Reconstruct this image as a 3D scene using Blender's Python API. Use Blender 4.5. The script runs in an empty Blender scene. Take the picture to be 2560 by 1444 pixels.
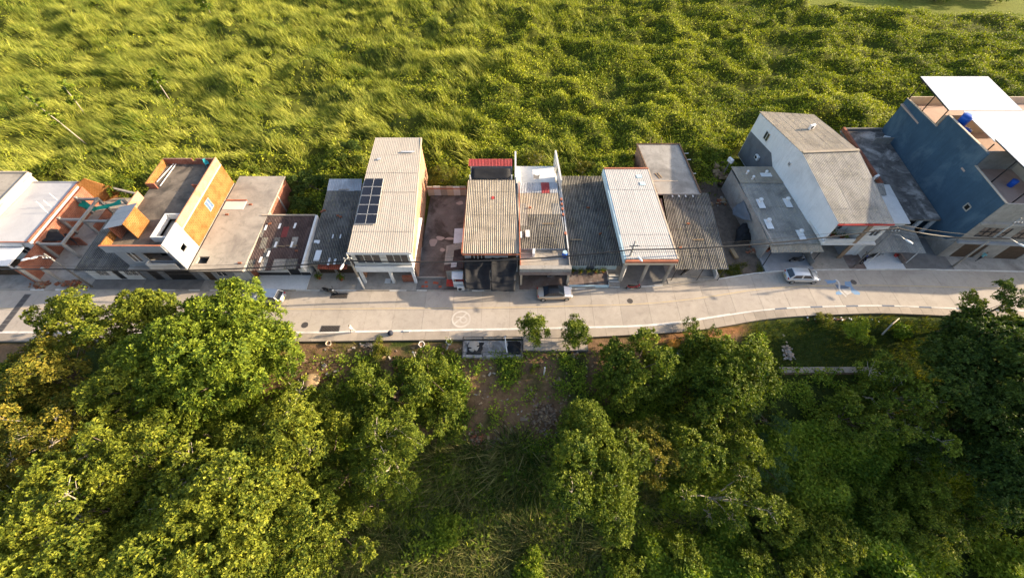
import bpy, bmesh, math, random
import numpy as np
from mathutils import Vector, Matrix
R_ = math.radians
# ------------------------------------------------------------------ camera, sky, sun, exposure
scene = bpy.context.scene
CAM_H, FPX = 43.0, 1050.0
PITCH = math.pi/2 - math.atan(718/FPX)
cam_d = bpy.data.cameras.new("camera"); cam = bpy.data.objects.new("camera", cam_d)
scene.collection.objects.link(cam)
cam.location = (0, 0, CAM_H); cam.rotation_euler = (math.pi/2 - PITCH, 0, 0)
cam_d.sensor_width = 36; cam_d.lens = 36*FPX/2560; cam_d.clip_end = 4000; cam_d.clip_start = .5
scene.camera = cam
SUN_EL, SUN_AZ = 18.0, 9.0            # degrees above horizon; degrees from +X towards +Y
world = bpy.data.worlds.new("World"); scene.world = world; world.use_nodes = True
wn = world.node_tree; bg = wn.nodes["Background"]
sky = wn.nodes.new("ShaderNodeTexSky"); sky.sky_type = 'NISHITA'; sky.sun_disc = False
sky.sun_elevation = R_(SUN_EL); sky.sun_rotation = R_(90 - SUN_AZ)
sky.air_density = 1.0; sky.dust_density = 3.5; sky.ozone_density = .8; sky.altitude = 300
wn.links.new(sky.outputs[0], bg.inputs[0]); bg.inputs[1].default_value = 0.135
sun_d = bpy.data.lights.new("sun", 'SUN'); sun = bpy.data.objects.new("sun", sun_d)
scene.collection.objects.link(sun)
sun_d.energy = 5.0; sun_d.angle = R_(0.6); sun_d.color = (1.0, 0.80, 0.56)
sv = Vector((math.cos(R_(SUN_EL))*math.cos(R_(SUN_AZ)), math.cos(R_(SUN_EL))*math.sin(R_(SUN_AZ)), math.sin(R_(SUN_EL))))
sun.rotation_euler = sv.to_track_quat('Z', 'Y').to_euler(); sun.location = (60, 20, 60)
scene.view_settings.view_transform = 'Standard'; scene.view_settings.look = 'None'
scene.view_settings.exposure = 1.38; scene.view_settings.gamma = 1.0
scene.view_settings.use_curve_mapping = False
scene.cycles.max_bounces = 5; scene.cycles.transparent_max_bounces = 6
scene.cycles.use_denoising = True

# ------------------------------------------------------------------ helpers
COL = scene.collection
rnd = random.Random(7)
def W(px, py, z=0.0):
    """surveyed photo point -> world position at height z"""
    r = (px-1280)/FPX; d = (py-722)/FPX
    dy = math.cos(PITCH)-d*math.sin(PITCH); dz = -math.sin(PITCH)-d*math.cos(PITCH)
    t = (z-CAM_H)/dz
    return Vector((r*t, dy*t, z))
def tag(o, label=None, cat=None, group=None, kind=None):
    if label: o['label'] = label
    if cat: o['category'] = cat
    if group: o['group'] = group
    if kind: o['kind'] = kind
    return o
def thing(name, label, cat, loc=(0, 0, 0), rz=0, group=None):
    o = bpy.data.objects.new(name, None); COL.objects.link(o); o.empty_display_size = .3
    o.location = loc; o.rotation_euler = (0, 0, rz)
    return tag(o, label, cat, group)
def offs(p):
    v = Vector((0, 0, 0))
    while p is not None:
        v += Vector(p.location); p = p.parent
    return v
def link(name, me, mat, parent=None):
    o = bpy.data.objects.new(name, me); COL.objects.link(o)
    if mat is not None:
        for m in (mat if isinstance(mat, (list, tuple)) else [mat]):
            me.materials.append(m)
    if parent is not None: o.parent = parent
    return o
class MB:
    def __init__(s): s.v = []; s.f = []; s.mi = []; s.cur = 0
    def face(s, pts):
        n = len(s.v); s.v += [tuple(p) for p in pts]; s.f.append(tuple(range(n, n+len(pts)))); s.mi.append(s.cur); return s
    def box(s, x0, y0, z0, x1, y1, z1):
        n = len(s.v)
        s.v += [(x0,y0,z0),(x1,y0,z0),(x1,y1,z0),(x0,y1,z0),(x0,y0,z1),(x1,y0,z1),(x1,y1,z1),(x0,y1,z1)]
        for q in ((0,3,2,1),(4,5,6,7),(0,1,5,4),(1,2,6,5),(2,3,7,6),(3,0,4,7)):
            s.f.append(tuple(n+i for i in q)); s.mi.append(s.cur)
        return s
    def obox(s, c, ax, ay, az):
        c = Vector(c); ax = Vector(ax); ay = Vector(ay); az = Vector(az); n = len(s.v)
        for sx, sy, sz in ((-1,-1,-1),(1,-1,-1),(1,1,-1),(-1,1,-1),(-1,-1,1),(1,-1,1),(1,1,1),(-1,1,1)):
            s.v.append(tuple(c+sx*ax+sy*ay+sz*az))
        for q in ((0,3,2,1),(4,5,6,7),(0,1,5,4),(1,2,6,5),(2,3,7,6),(3,0,4,7)):
            s.f.append(tuple(n+i for i in q)); s.mi.append(s.cur)
        return s
    def prism(s, poly, z0, z1):
        """poly ccw; z0, z1 scalars or per-vertex lists"""
        k = len(poly); n = len(s.v)
        a = z0 if isinstance(z0, (list, tuple)) else [z0]*k
        b = z1 if isinstance(z1, (list, tuple)) else [z1]*k
        s.v += [(p[0], p[1], a[i]) for i, p in enumerate(poly)] + [(p[0], p[1], b[i]) for i, p in enumerate(poly)]
        s.f.append(tuple(n+i for i in reversed(range(k)))); s.mi.append(s.cur)
        s.f.append(tuple(n+k+i for i in range(k))); s.mi.append(s.cur)
        for i in range(k):
            j = (i+1) % k; s.f.append((n+i, n+j, n+k+j, n+k+i)); s.mi.append(s.cur)
        return s
    def bar(s, p, q, w, h=None, up=(0, 0, 1)):
        p = Vector(p); q = Vector(q); h = h or w; d = (q-p); L = d.length
        d.normalize(); u = Vector(up)
        if abs(d.dot(u)) > .95: u = Vector((1, 0, 0))
        sd = d.cross(u).normalized(); u = sd.cross(d).normalized()
        return s.obox((p+q)/2, d*L/2, sd*w/2, u*h/2)
    def tube(s, pts, rad, n=6, caps=True):
        pts = [Vector(p) for p in pts]; m = len(pts)
        rads = rad if isinstance(rad, (list, tuple)) else [rad]*m
        base = len(s.v); prev = None
        for i, p in enumerate(pts):
            d = (pts[min(i+1, m-1)]-pts[max(i-1, 0)]).normalized()
            if prev is None:
                a = d.cross(Vector((0, 0, 1)) if abs(d.z) < .9 else Vector((1, 0, 0))).normalized()
            else:
                a = (prev - d*prev.dot(d)).normalized()
            prev = a; b = d.cross(a)
            for k in range(n):
                t = 2*math.pi*k/n
                s.v.append(tuple(p+(a*math.cos(t)+b*math.sin(t))*rads[i]))
        for i in range(m-1):
            for k in range(n):
                s.f.append((base+i*n+k, base+i*n+(k+1) % n, base+(i+1)*n+(k+1) % n, base+(i+1)*n+k)); s.mi.append(s.cur)
        if caps:
            s.f.append(tuple(base+k for k in reversed(range(n)))); s.mi.append(s.cur)
            s.f.append(tuple(base+(m-1)*n+k for k in range(n))); s.mi.append(s.cur)
        return s
    def lathe(s, prof, c=(0, 0, 0), n=16, cap=True):
        """prof: list of (r, z)"""
        b = len(s.v); m = len(prof)
        for r, z in prof:
            for k in range(n):
                t = 2*math.pi*k/n; s.v.append((c[0]+r*math.cos(t), c[1]+r*math.sin(t), c[2]+z))
        for i in range(m-1):
            for k in range(n):
                s.f.append((b+i*n+k, b+i*n+(k+1) % n, b+(i+1)*n+(k+1) % n, b+(i+1)*n+k)); s.mi.append(s.cur)
        if cap:
            s.f.append(tuple(b+k for k in reversed(range(n)))); s.mi.append(s.cur)
            s.f.append(tuple(b+(m-1)*n+k for k in range(n))); s.mi.append(s.cur)
        return s
    def build(s, name, mat, parent=None, smooth=False, local=False, bevel=0):
        me = bpy.data.meshes.new(name)
        o = Vector((0, 0, 0)) if (local or parent is None) else offs(parent)
        me.from_pydata([(x-o.x, y-o.y, z-o.z) for x, y, z in s.v], [], s.f)
        if s.mi and max(s.mi) > 0: me.polygons.foreach_set('material_index', s.mi)
        if smooth: me.polygons.foreach_set('use_smooth', [True]*len(me.polygons))
        me.update(); ob = link(name, me, mat, parent)
        if bevel:
            b = ob.modifiers.new('bevel', 'BEVEL'); b.width = bevel; b.segments = 2; b.limit_method = 'ANGLE'
        return ob
def np_obj(name, verts, quads, mat, parent=None, smooth=False):
    verts = np.asarray(verts, np.float32); quads = np.asarray(quads, np.int32); k = quads.shape[1]
    if parent is not None: verts = verts - np.array(offs(parent), np.float32)
    me = bpy.data.meshes.new(name); me.vertices.add(len(verts)); me.vertices.foreach_set('co', verts.ravel())
    me.loops.add(quads.size); me.loops.foreach_set('vertex_index', quads.ravel())
    me.polygons.add(len(quads)); me.polygons.foreach_set('loop_start', np.arange(0, quads.size, k, dtype=np.int32))
    if smooth: me.polygons.foreach_set('use_smooth', np.ones(len(quads), bool))
    me.update(calc_edges=True); me.validate()
    return link(name, me, mat, parent)
# vectorised value noise
_tab = np.random.RandomState(3).rand(256, 256)
def vnoise(x, y):
    x = np.asarray(x, float); y = np.asarray(y, float)
    xi = np.floor(x).astype(int); yi = np.floor(y).astype(int); fx = x-xi; fy = y-yi
    fx = fx*fx*(3-2*fx); fy = fy*fy*(3-2*fy)
    a = _tab[xi & 255, yi & 255]; b = _tab[(xi+1) & 255, yi & 255]; c = _tab[xi & 255, (yi+1) & 255]; d = _tab[(xi+1) & 255, (yi+1) & 255]
    return (a*(1-fx)+b*fx)*(1-fy)+(c*(1-fx)+d*fx)*fy
def fbm(x, y, o=4):
    s = 0; a = .5; t = 0
    for i in range(o):
        s = s+a*vnoise(x*2**i+i*17.3, y*2**i+i*9.1); t += a; a *= .5
    return s/t
def sstep(a, b, x):
    t = np.clip((np.asarray(x, float)-a)/(b-a), 0, 1); return t*t*(3-2*t)

# ------------------------------------------------------------------ materials
MATS = {}
class NT:
    def __init__(s, name):
        s.m = bpy.data.materials.new(name); s.m.use_nodes = True; s.t = s.m.node_tree; s.n = s.t.nodes
        s.bsdf = s.n['Principled BSDF']; s.out = s.n['Material Output']; MATS[name] = s.m
    def new(s, typ, **kw):
        x = s.n.new(typ)
        for k, v in kw.items(): setattr(x, k, v)
        return x
    def l(s, a, b): s.t.links.new(a, b)
    def co(s, scale=(1, 1, 1), kind='Object'):
        tc = s.new('ShaderNodeTexCoord'); mp = s.new('ShaderNodeMapping'); mp.inputs['Scale'].default_value = scale
        s.l(tc.outputs[kind], mp.inputs[0]); return mp.outputs[0]
    def noise(s, vec, scale, detail=4, rough=.55, dist=0):
        x = s.new('ShaderNodeTexNoise'); s.l(vec, x.inputs['Vector'])
        x.inputs['Scale'].default_value = scale; x.inputs['Detail'].default_value = detail
        x.inputs['Roughness'].default_value = rough; x.inputs['Distortion'].default_value = dist
        return x.outputs['Fac']
    def ramp(s, fac, stops, interp='LINEAR'):
        x = s.new('ShaderNodeValToRGB'); s.l(fac, x.inputs[0]); e = x.color_ramp.elements; x.color_ramp.interpolation = interp
        e[0].position, e[0].color = stops[0][0], c4(stops[0][1]); e[1].position, e[1].color = stops[-1][0], c4(stops[-1][1])
        for p, c in stops[1:-1]:
            q = e.new(p); q.color = c4(c)
        return x.outputs[0]
    def mix(s, fac, a, b, mode='MIX'):
        x = s.new('ShaderNodeMix', data_type='RGBA', blend_type=mode)
        if isinstance(fac, (int, float)): x.inputs[0].default_value = fac
        else: s.l(fac, x.inputs[0])
        for i, v in ((6, a), (7, b)):
            if isinstance(v, (tuple, list)): x.inputs[i].default_value = c4(v)
            else: s.l(v, x.inputs[i])
        return x.outputs[2]
    def math(s, op, a, b=0.0):
        x = s.new('ShaderNodeMath', operation=op)
        for i, v in ((0, a), (1, b)):
            if isinstance(v, (int, float)): x.inputs[i].default_value = v
            else: s.l(v, x.inputs[i])
        return x.outputs[0]
    def bump(s, h, strength=.3, dist=.05):
        x = s.new('ShaderNodeBump'); x.inputs['Strength'].default_value = strength; x.inputs['Distance'].default_value = dist
        s.l(h, x.inputs['Height']); s.l(x.outputs[0], s.bsdf.inputs['Normal'])
    def done(s, col, rough=.85, metal=0, spec=.3):
        if isinstance(col, (tuple, list)): s.bsdf.inputs['Base Color'].default_value = c4(col)
        else: s.l(col, s.bsdf.inputs['Base Color'])
        if isinstance(rough, (int, float)): s.bsdf.inputs['Roughness'].default_value = rough
        else: s.l(rough, s.bsdf.inputs['Roughness'])
        s.bsdf.inputs['Metallic'].default_value = metal; s.bsdf.inputs['Specular IOR Level'].default_value = spec
        return s.m
def c4(c): return (c[0], c[1], c[2], 1.0) if len(c) == 3 else tuple(c)
def dk(c, f): return tuple(x*f for x in c[:3])
def surf(name, col, col2=None, stain=None, scale=.6, sscale=.25, sthr=(.5, .68), rough=.88, bump=.25, streak=0, orand=.12, metal=0, spec=.25, mould=0):
    """weathered plain surface: two tones, big stains, optional rain streaks, fine grain"""
    t = NT(name); v = t.co(); col2 = col2 or dk(col, .78)
    c = t.ramp(t.noise(v, scale, 6, .6), [(.32, col2), (.68, col)])
    if stain:
        c = t.mix(t.ramp(t.noise(v, sscale, 7, .62, .6), [(sthr[0], (0, 0, 0)), (sthr[1], (1, 1, 1))]), c, stain)
    if streak:
        vs = t.co((3.5, 3.5, .35)); f = t.ramp(t.noise(vs, 1.0, 4, .6), [(.5, (0, 0, 0)), (.75, (1, 1, 1))])
        c = t.mix(t.math('MULTIPLY', f, streak), c, dk(col, .45))
    if mould:
        f = t.ramp(t.noise(v, 1.1, 9, .72, 1.0), [(.52, (0, 0, 0)), (.66, (1, 1, 1))]); c = t.mix(t.math('MULTIPLY', f, mould), c, dk(col, .3))
    g = t.noise(v, 9, 3, .6); c = t.mix(.22, c, t.ramp(g, [(.3, dk(col, .6)), (.7, col)]))
    if orand:
        oi = t.new('ShaderNodeObjectInfo'); c = t.mix(1.0, c, t.ramp(oi.outputs['Random'], [(0, (1-orand,)*3), (1, (1.0,)*3)]), 'MULTIPLY')
    if bump: t.bump(t.noise(v, 14, 5, .6), bump, .03)
    return t.done(c, rough, metal, spec)
def brick(name, c1, c2, mortar, bw=.34, bh=.14, rough=.9, msize=.018, paint=None):
    t = NT(name); tc = t.new('ShaderNodeTexCoord'); sp = t.new('ShaderNodeSeparateXYZ'); t.l(tc.outputs['Object'], sp.inputs[0])
    cb = t.new('ShaderNodeCombineXYZ'); t.l(t.math('ADD', sp.outputs[0], sp.outputs[1]), cb.inputs[0]); t.l(sp.outputs[2], cb.inputs[1])
    b = t.new('ShaderNodeTexBrick'); t.l(cb.outputs[0], b.inputs['Vector']); b.inputs['Color1'].default_value = c4(c1); b.inputs['Color2'].default_value = c4(c2)
    b.inputs['Mortar'].default_value = c4(mortar); b.inputs['Scale'].default_value = 1; b.inputs['Mortar Size'].default_value = msize
    b.inputs['Brick Width'].default_value = bw; b.inputs['Row Height'].default_value = bh
    c = t.mix(t.ramp(t.noise(t.co(), .9, 5, .6), [(.42, (0, 0, 0)), (.72, (1, 1, 1))]), b.outputs[0], dk(c2, .62))
    c = t.mix(.25, c, t.ramp(t.noise(t.co(), 6, 3, .6), [(.3, dk(c1, .5)), (.7, c1)]))
    t.bump(t.math('MULTIPLY', b.outputs['Fac'], -1.0), .5, .03)
    return t.done(c, rough, 0, .2)
def plain(name, col, rough=.5, metal=0, spec=.4):
    t = NT(name); c = t.mix(.5, col, t.ramp(t.noise(t.co(), 3, 4, .6), [(.3, dk(col, .7)), (.7, col)]))
    return t.done(c, rough, metal, spec)
def corr(name, col, col2, lich=None, lthr=(.52, .66), rough=.85, orand=.3, metal=0, wash=None):
    """corrugated sheet: stretched stains that run down the slope (local y), lichen specks"""
    t = NT(name); v = t.co(); vs = t.co((5.5, .35, 1))
    c = t.ramp(t.noise(vs, .8, 5, .65), [(.3, col2), (.7, col)])
    c = t.mix(t.ramp(t.noise(v, .45, 6, .6, .5), [(.45, (0, 0, 0)), (.7, (1, 1, 1))]), c, wash or dk(col2, .7))
    if lich: c = t.mix(t.ramp(t.noise(v, 2.6, 6, .7), [(lthr[0], (0, 0, 0)), (lthr[1], (.75, .75, .75))]), c, lich)
    oi = t.new('ShaderNodeObjectInfo'); c = t.mix(1.0, c, t.ramp(oi.outputs['Random'], [(0, (1-orand,)*3), (1, (1.0,)*3)]), 'MULTIPLY')
    return t.done(c, rough, metal, .25)
def leaf(name, cols, trans=.35, big=.35, bigscale=.09, rough=.65):
    """leaf: colour per leaf from cols, drifting slowly over the plant, light passing through"""
    t = NT(name); g = t.new('ShaderNodeNewGeometry'); n = len(cols)
    c = t.ramp(g.outputs['Random Per Island'], [(i/(n-1), k) for i, k in enumerate(cols)])
    pos = t.noise(g.outputs['Position'], bigscale*4, 4, .6)
    c = t.mix(big, c, t.ramp(pos, [(.35, cols[0]), (.65, cols[-1])]))
    oi = t.new('ShaderNodeObjectInfo'); c = t.mix(1.0, c, t.ramp(oi.outputs['Random'], [(0, (.8, .84, .8)), (1, (1, 1, 1))]), 'MULTIPLY')
    t.done(c, rough, 0, .18)
    tr = t.new('ShaderNodeBsdfTranslucent'); hs = t.new('ShaderNodeHueSaturation'); hs.inputs['Saturation'].default_value = 1.15; hs.inputs['Value'].default_value = 1.5
    t.l(c, hs.inputs['Color']); t.l(hs.outputs[0], tr.inputs[0])
    mx = t.new('ShaderNodeMixShader'); mx.inputs[0].default_value = trans
    t.l(t.bsdf.outputs[0], mx.inputs[1]); t.l(tr.outputs[0], mx.inputs[2]); t.l(mx.outputs[0], t.out.inputs[0])
    return t.m
# --- concretes, paints
m_conc = surf('concrete', (.42, .395, .36), (.30, .28, .255), (.19, .175, .16), scale=.8, streak=.3, mould=.5)
m_conc_lt = surf('pale_concrete', (.45, .405, .345), (.36, .32, .27), (.24, .215, .19), scale=.8, sscale=.3, sthr=(.46, .66), mould=.5)
m_conc_dk = surf('dark_concrete', (.22, .21, .20), (.13, .125, .12), (.30, .28, .26), scale=.9)
m_conc_bl = surf('mouldy_concrete', (.27, .245, .225), (.045, .04, .038), (.56, .50, .45), scale=.8, sscale=.4, sthr=(.52, .64), mould=1.0)
m_patio = surf('stained_patio', (.21, .205, .20), (.115, .112, .11), (.04, .035, .031), scale=.5, sscale=.3, sthr=(.47, .6), mould=.6)
m_slab_brown = surf('brown_roof_slab', (.22, .185, .145), (.12, .10, .082), (.04, .037, .035), scale=.8, sscale=.32, sthr=(.47, .62), mould=.8)
m_white = surf('white_paint', (.76, .75, .72), (.66, .65, .63), (.55, .54, .52), streak=.25, bump=.12)
m_white2 = surf('bluish_white_paint', (.80, .82, .84), (.72, .745, .77), (.58, .60, .62), streak=.3, bump=.15)
m_greyp = surf('grey_paint', (.36, .38, .41), (.29, .31, .34), (.22, .23, .25), streak=.3)
m_dgrey = surf('dark_grey_plaster', (.17, .185, .21), (.13, .142, .16), (.10, .105, .12), streak=.2)
m_blue = surf('blue_plaster', (.060, .114, .170), (.042, .082, .127), (.115, .175, .225), scale=.5, sscale=.25, sthr=(.48, .66), streak=.4, orand=0)
m_cream = surf('cream_paint', (.66, .55, .42), (.58, .47, .35), (.45, .36, .27), streak=.2)
m_terra = surf('terracotta_band', (.50, .19, .11), (.38, .13, .075), (.28, .11, .07), scale=2)
m_redp = surf('red_paint', (.55, .07, .06), (.42, .05, .045), None, scale=2)
m_lblue = surf('light_blue_paint', (.52, .68, .74), (.44, .60, .66), None, scale=1.5)
m_black = plain('black_metal', (.02, .02, .022), .5)
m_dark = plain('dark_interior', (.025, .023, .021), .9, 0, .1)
m_wood = surf('brown_wood', (.10, .065, .042), (.06, .04, .027), None, scale=2.5, rough=.6)
m_timber = surf('raw_timber', (.42, .30, .17), (.28, .19, .11), None, scale=2, rough=.85)
m_steel = plain('grey_steel', (.42, .43, .44), .45, .7)
m_wmetal = plain('white_metal', (.78, .78, .78), .4)
m_pvc = plain('white_pvc', (.80, .79, .76), .45)
m_glass = plain('dark_glass', (.03, .04, .055), .08, 0, .6)
m_skyglass = plain('blue_glass', (.10, .17, .28), .06, 0, .8)
m_blueplast = plain('blue_plastic', (.015, .10, .48), .4)
m_cyan = plain('turquoise_plastic', (.05, .42, .45), .45)
m_tarp = surf('black_shade_cloth', (.020, .021, .024), (.012, .0125, .014), (.034, .033, .033), scale=1.2, sscale=.8, rough=.75, orand=0)
m_net = surf('green_netting', (.02, .36, .25), (.012, .27, .19), None, scale=2, rough=.8, orand=0)
m_rubble = surf('rubble', (.36, .26, .18), (.22, .155, .11), (.42, .34, .27), scale=2.5, orand=.45)
m_brickch = surf('broken_brick', (.40, .15, .08), (.27, .10, .055), None, scale=3, orand=.4)
m_soil = surf('brown_soil', (.17, .105, .065), (.10, .062, .04), (.24, .155, .10), scale=1.2, orand=0)
m_brick_or = brick('orange_brick', (.33, .140, .034), (.25, .095, .022), (.38, .225, .10), .42, .21, .9, .03)
m_brick_rd = brick('red_brick', (.36, .125, .070), (.27, .088, .052), (.36, .27, .22), .36, .2)
m_brick_pk = brick('pale_brick', (.56, .29, .175), (.48, .23, .135), (.56, .42, .32), .34, .16)
m_tile_red = brick('red_floor_tile', (.30, .045, .032), (.23, .035, .028), (.52, .40, .36), .34, .34, .5, .035)
m_stone = surf('stone_tile', (.27, .20, .17), (.17, .135, .125), (.33, .29, .27), scale=1.6, sscale=.9, orand=.4)
m_claytile = surf('clay_roof_tile', (.45, .12, .07), (.33, .085, .05), None, scale=3, orand=.25)
# --- corrugated sheets
m_cor_grey = corr('fibre_cement_grey', (.33, .31, .28), (.23, .215, .20), (.42, .39, .30), orand=.1)
m_cor_tan = corr('fibre_cement_tan', (.36, .31, .25), (.26, .22, .175), (.40, .34, .22), orand=.12, wash=(.24, .205, .165))
m_cor_blk = corr('fibre_cement_black', (.085, .08, .076), (.036, .034, .034), (.22, .205, .16), (.56, .72), orand=.15)
m_cor_dgry = corr('fibre_cement_dark', (.17, .165, .155), (.085, .082, .078), (.30, .28, .17), (.55, .7), orand=.15)
m_cor_beige = corr('ivory_metal_sheet', (.47, .42, .36), (.40, .355, .30), None, rough=.6, orand=.07, wash=(.40, .355, .30))
m_cor_white = corr('white_metal_sheet', (.50, .485, .465), (.43, .415, .40), None, rough=.6, orand=.06, wash=(.43, .415, .40))
m_cor_brown = corr('brown_sheet', (.085, .048, .045), (.05, .03, .029), (.22, .18, .16), (.62, .74), orand=.35)
m_cor_red = corr('red_sheet', (.38, .05, .052), (.30, .038, .04), None, rough=.6, orand=.1, wash=(.33, .06, .06))
m_cor_zinc = corr('zinc_sheet', (.55, .57, .60), (.43, .45, .48), (.36, .30, .25), (.6, .72), rough=.45, orand=.2)
m_cor_oxred = corr('oxide_red_sheet', (.26, .055, .05), (.17, .04, .04), None, orand=.3)
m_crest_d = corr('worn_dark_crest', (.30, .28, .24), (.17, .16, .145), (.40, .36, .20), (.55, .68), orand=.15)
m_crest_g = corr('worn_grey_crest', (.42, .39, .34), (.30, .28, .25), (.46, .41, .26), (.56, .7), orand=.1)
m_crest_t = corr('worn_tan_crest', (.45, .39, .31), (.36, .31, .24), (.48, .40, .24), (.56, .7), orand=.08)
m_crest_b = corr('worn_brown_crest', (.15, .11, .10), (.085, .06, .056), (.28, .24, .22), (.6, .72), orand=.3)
# --- road
m_road = surf('road_concrete', (.48, .425, .365), (.42, .37, .315), (.36, .315, .27), scale=.9, sscale=.3, sthr=(.46, .7), mould=.3, rough=.85, bump=.15, orand=.13)
m_walk = surf('sidewalk_concrete', (.45, .385, .315), (.37, .315, .255), (.29, .25, .205), scale=1.1, sscale=.3, orand=.2)
m_joint = surf('joint_dirt', (.25, .22, .19), (.19, .165, .14))
m_wpaint = surf('white_road_paint', (.76, .74, .70), (.60, .57, .53), (.45, .42, .38), scale=1.5, sscale=.5, orand=.1)
m_fpaint = surf('faded_roundel_paint', (.57, .53, .48), (.51, .47, .42), (.46, .41, .36), scale=2, sscale=.9, sthr=(.45, .6), orand=0)
m_ypaint = surf('faded_yellow_paint', (.60, .47, .28), (.53, .42, .27), (.46, .40, .32), scale=2, sscale=.6)
m_bpaint = surf('blue_road_paint', (.16, .30, .52), (.25, .37, .50), (.38, .38, .38), scale=1.2, sscale=.7, orand=0)
m_kblue = surf('slate_blue_kerb_paint', (.16, .20, .27), (.12, .15, .20), None)
m_nblue = surf('navy_kerb_paint', (.03, .05, .13), (.022, .036, .10), None)
m_iron = plain('cast_iron', (.10, .09, .085), .6, .4)
# --- leaves (dark -> bright)
L_mango = leaf('mango_leaf', [(.012, .036, .005), (.045, .096, .009), (.135, .20, .015), (.31, .35, .030)], .15)
L_yellow = leaf('yellow_green_leaf', [(.014, .038, .005), (.055, .100, .010), (.175, .215, .018), (.41, .40, .042)], .15)
L_orange = leaf('rust_tipped_leaf', [(.016, .038, .006), (.065, .10, .011), (.19, .195, .020), (.40, .29, .038)], .15)
L_mid = leaf('mid_green_leaf', [(.014, .036, .005), (.052, .100, .009), (.140, .195, .016), (.29, .31, .030)], .15)
L_dark = leaf('dark_green_leaf', [(.016, .038, .010), (.038, .076, .014), (.072, .115, .018), (.12, .155, .022)], .2)
L_blue = leaf('bluish_green_leaf', [(.035, .075, .028), (.07, .13, .045), (.11, .175, .06)], .2)
L_shrub = leaf('field_shrub_leaf', [(.020, .052, .005), (.105, .170, .009), (.31, .365, .018), (.60, .57, .048)], .18, .35, .02)
L_grass = leaf('field_grass_blade', [(.020, .056, .008), (.10, .165, .015), (.30, .355, .032), (.60, .56, .12)], .2, .4, .03)
L_reed = leaf('reed_blade', [(.014, .040, .006), (.050, .098, .012), (.13, .165, .024), (.36, .29, .12)], .2, .25)
L_weed = leaf('weed_leaf', [(.035, .075, .010), (.09, .14, .016), (.19, .20, .024), (.29, .22, .04)], .25, .3)
L_under = leaf('undergrowth_leaf', [(.035, .09, .010), (.10, .19, .015), (.20, .29, .022), (.38, .40, .038)], .25, .4, .03)
m_bark = surf('bark', (.20, .155, .115), (.12, .09, .068), None, scale=3, rough=.95)
m_palebark = surf('pale_bark', (.50, .44, .36), (.36, .31, .25), None, scale=3, rough=.95)

# ------------------------------------------------------------------ road geometry (edges as functions of x)
def smooth_fn(pts, k=4.0):
    xs = np.array([p[0] for p in pts]); ys = np.array([p[1] for p in pts])
    gx = np.linspace(-160, 160, 1281); gy = np.interp(gx, xs, ys)
    w = int(k/.25)*2+1; ker = np.hanning(w+2)[1:-1]; ker /= ker.sum()
    gy = np.convolve(np.pad(gy, w//2, mode='edge'), ker, 'valid')
    return lambda x: np.interp(x, gx, gy)
FY = smooth_fn([(-160,29.3),(-63,29.2),(-31,29.1),(0,29.05),(16,29.6),(24,30.4),(31,31.8),(36.8,32.25),(52,32.35),(65,32.0),(160,30)])
NY = smooth_fn([(-160,23.4),(-59,23.3),(-24,23.25),(0,23.72),(15,24.1),(19.8,24.6),(24.7,25.5),(29.7,26.35),(34.7,26.75),(44.4,27.0),(58.5,26.3),(160,24)])
WY = smooth_fn([(-160,22.3),(-24,22.1),(-5.5,22.35),(8,22.6),(19.5,23.3),(24.3,23.95),(29.3,25.0),(34.2,25.5),(44,25.9),(58,25.2),(160,22.9)])
# ------------------------------------------------------------------ terrain
BUILT = [(-80,29,-59.2,45.6),(-59.6,29,-45.5,45.9),(-45.9,29,-38,46),(-39.2,29,-30.7,47),(-33,29,-24.4,39.2),(-26,29,-19.3,46),(-19.2,29,-11.5,51),(-12.8,29,-5.5,46.2),
         (-6.3,29,.9,47),(.4,29,7,48.6),(6.3,29,13.6,46.8),(12.2,29,19.4,46.2),(18.2,29,27,54),(26,29,31,46),(30,29,38.8,48.4),(34.6,29,46,55.8),(45,29,51,44),(50,29,60,58),(56,29,90,60)]
def built(x, y, m=0.0):
    r = np.zeros(np.shape(x), bool)
    for x0, y0, x1, y1 in BUILT: r |= (x > x0-m) & (x < x1+m) & (y > y0-m) & (y < y1+m)
    return r
def lumps(x, y):
    a = (vnoise(x/2.1+3, y/1.7+8)**1.5*1.9*sstep(.30, .60, fbm(x/8+31, y/8+4, 2))+vnoise(x/4.3+13, y/3.1+1)**2*1.9+vnoise(x/1.0, y/.9)*.5)
    b = (fbm(x/9+5, y/6+2, 3)-.5)*2.0
    return a+b
def gbase(x, y):
    x = np.asarray(x, float); y = np.asarray(y, float)
    d = WY(x)-y
    zl = -.15-5.6*sstep(0, 18, d)-(fbm(x/5, y/5, 3)-.5)*1.2*sstep(1, 6, d)
    zr = -.15-.9*sstep(0, 6, d)-4.6*sstep(7, 20, d)-(fbm(x/6+9, y/6, 3)-.5)*.9*sstep(7, 12, d)
    near = zl+(zr-zl)*sstep(22, 29, x)
    far = -.12-.5*sstep(44, 60, y)+0.0*x
    return np.where(d > 0, near, np.where((y > 28) & (y < 40), -.14, far)-np.where((y < FY(x)+.3), .22, 0))
def grassy(x, y):          # share of tall grass against low shrubs in the field behind the houses
    return sstep(-14, 22, -(x+4-.10*(y-60))+(fbm(x/9, y/9, 4)-.5)*70)*sstep(45, 56, y+(fbm(x/7+4, y/7, 2)-.5)*16)
def meadow(x, y):          # mown strip in the far corner
    return sstep(0, 3, y-(105.5-.16*(x-80))+(fbm(x/8, y/8, 2)-.5)*4)*sstep(62, 70, x)
def ground(x, y):
    x = np.asarray(x, float); y = np.asarray(y, float)
    f = sstep(39, 42, y)*(1-meadow(x, y))*(~built(x, y, .3))
    return gbase(x, y)+f*lumps(x, y)*.95
gz = lambda x, y: float(ground(np.array([x]), np.array([y]))[0])
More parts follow.
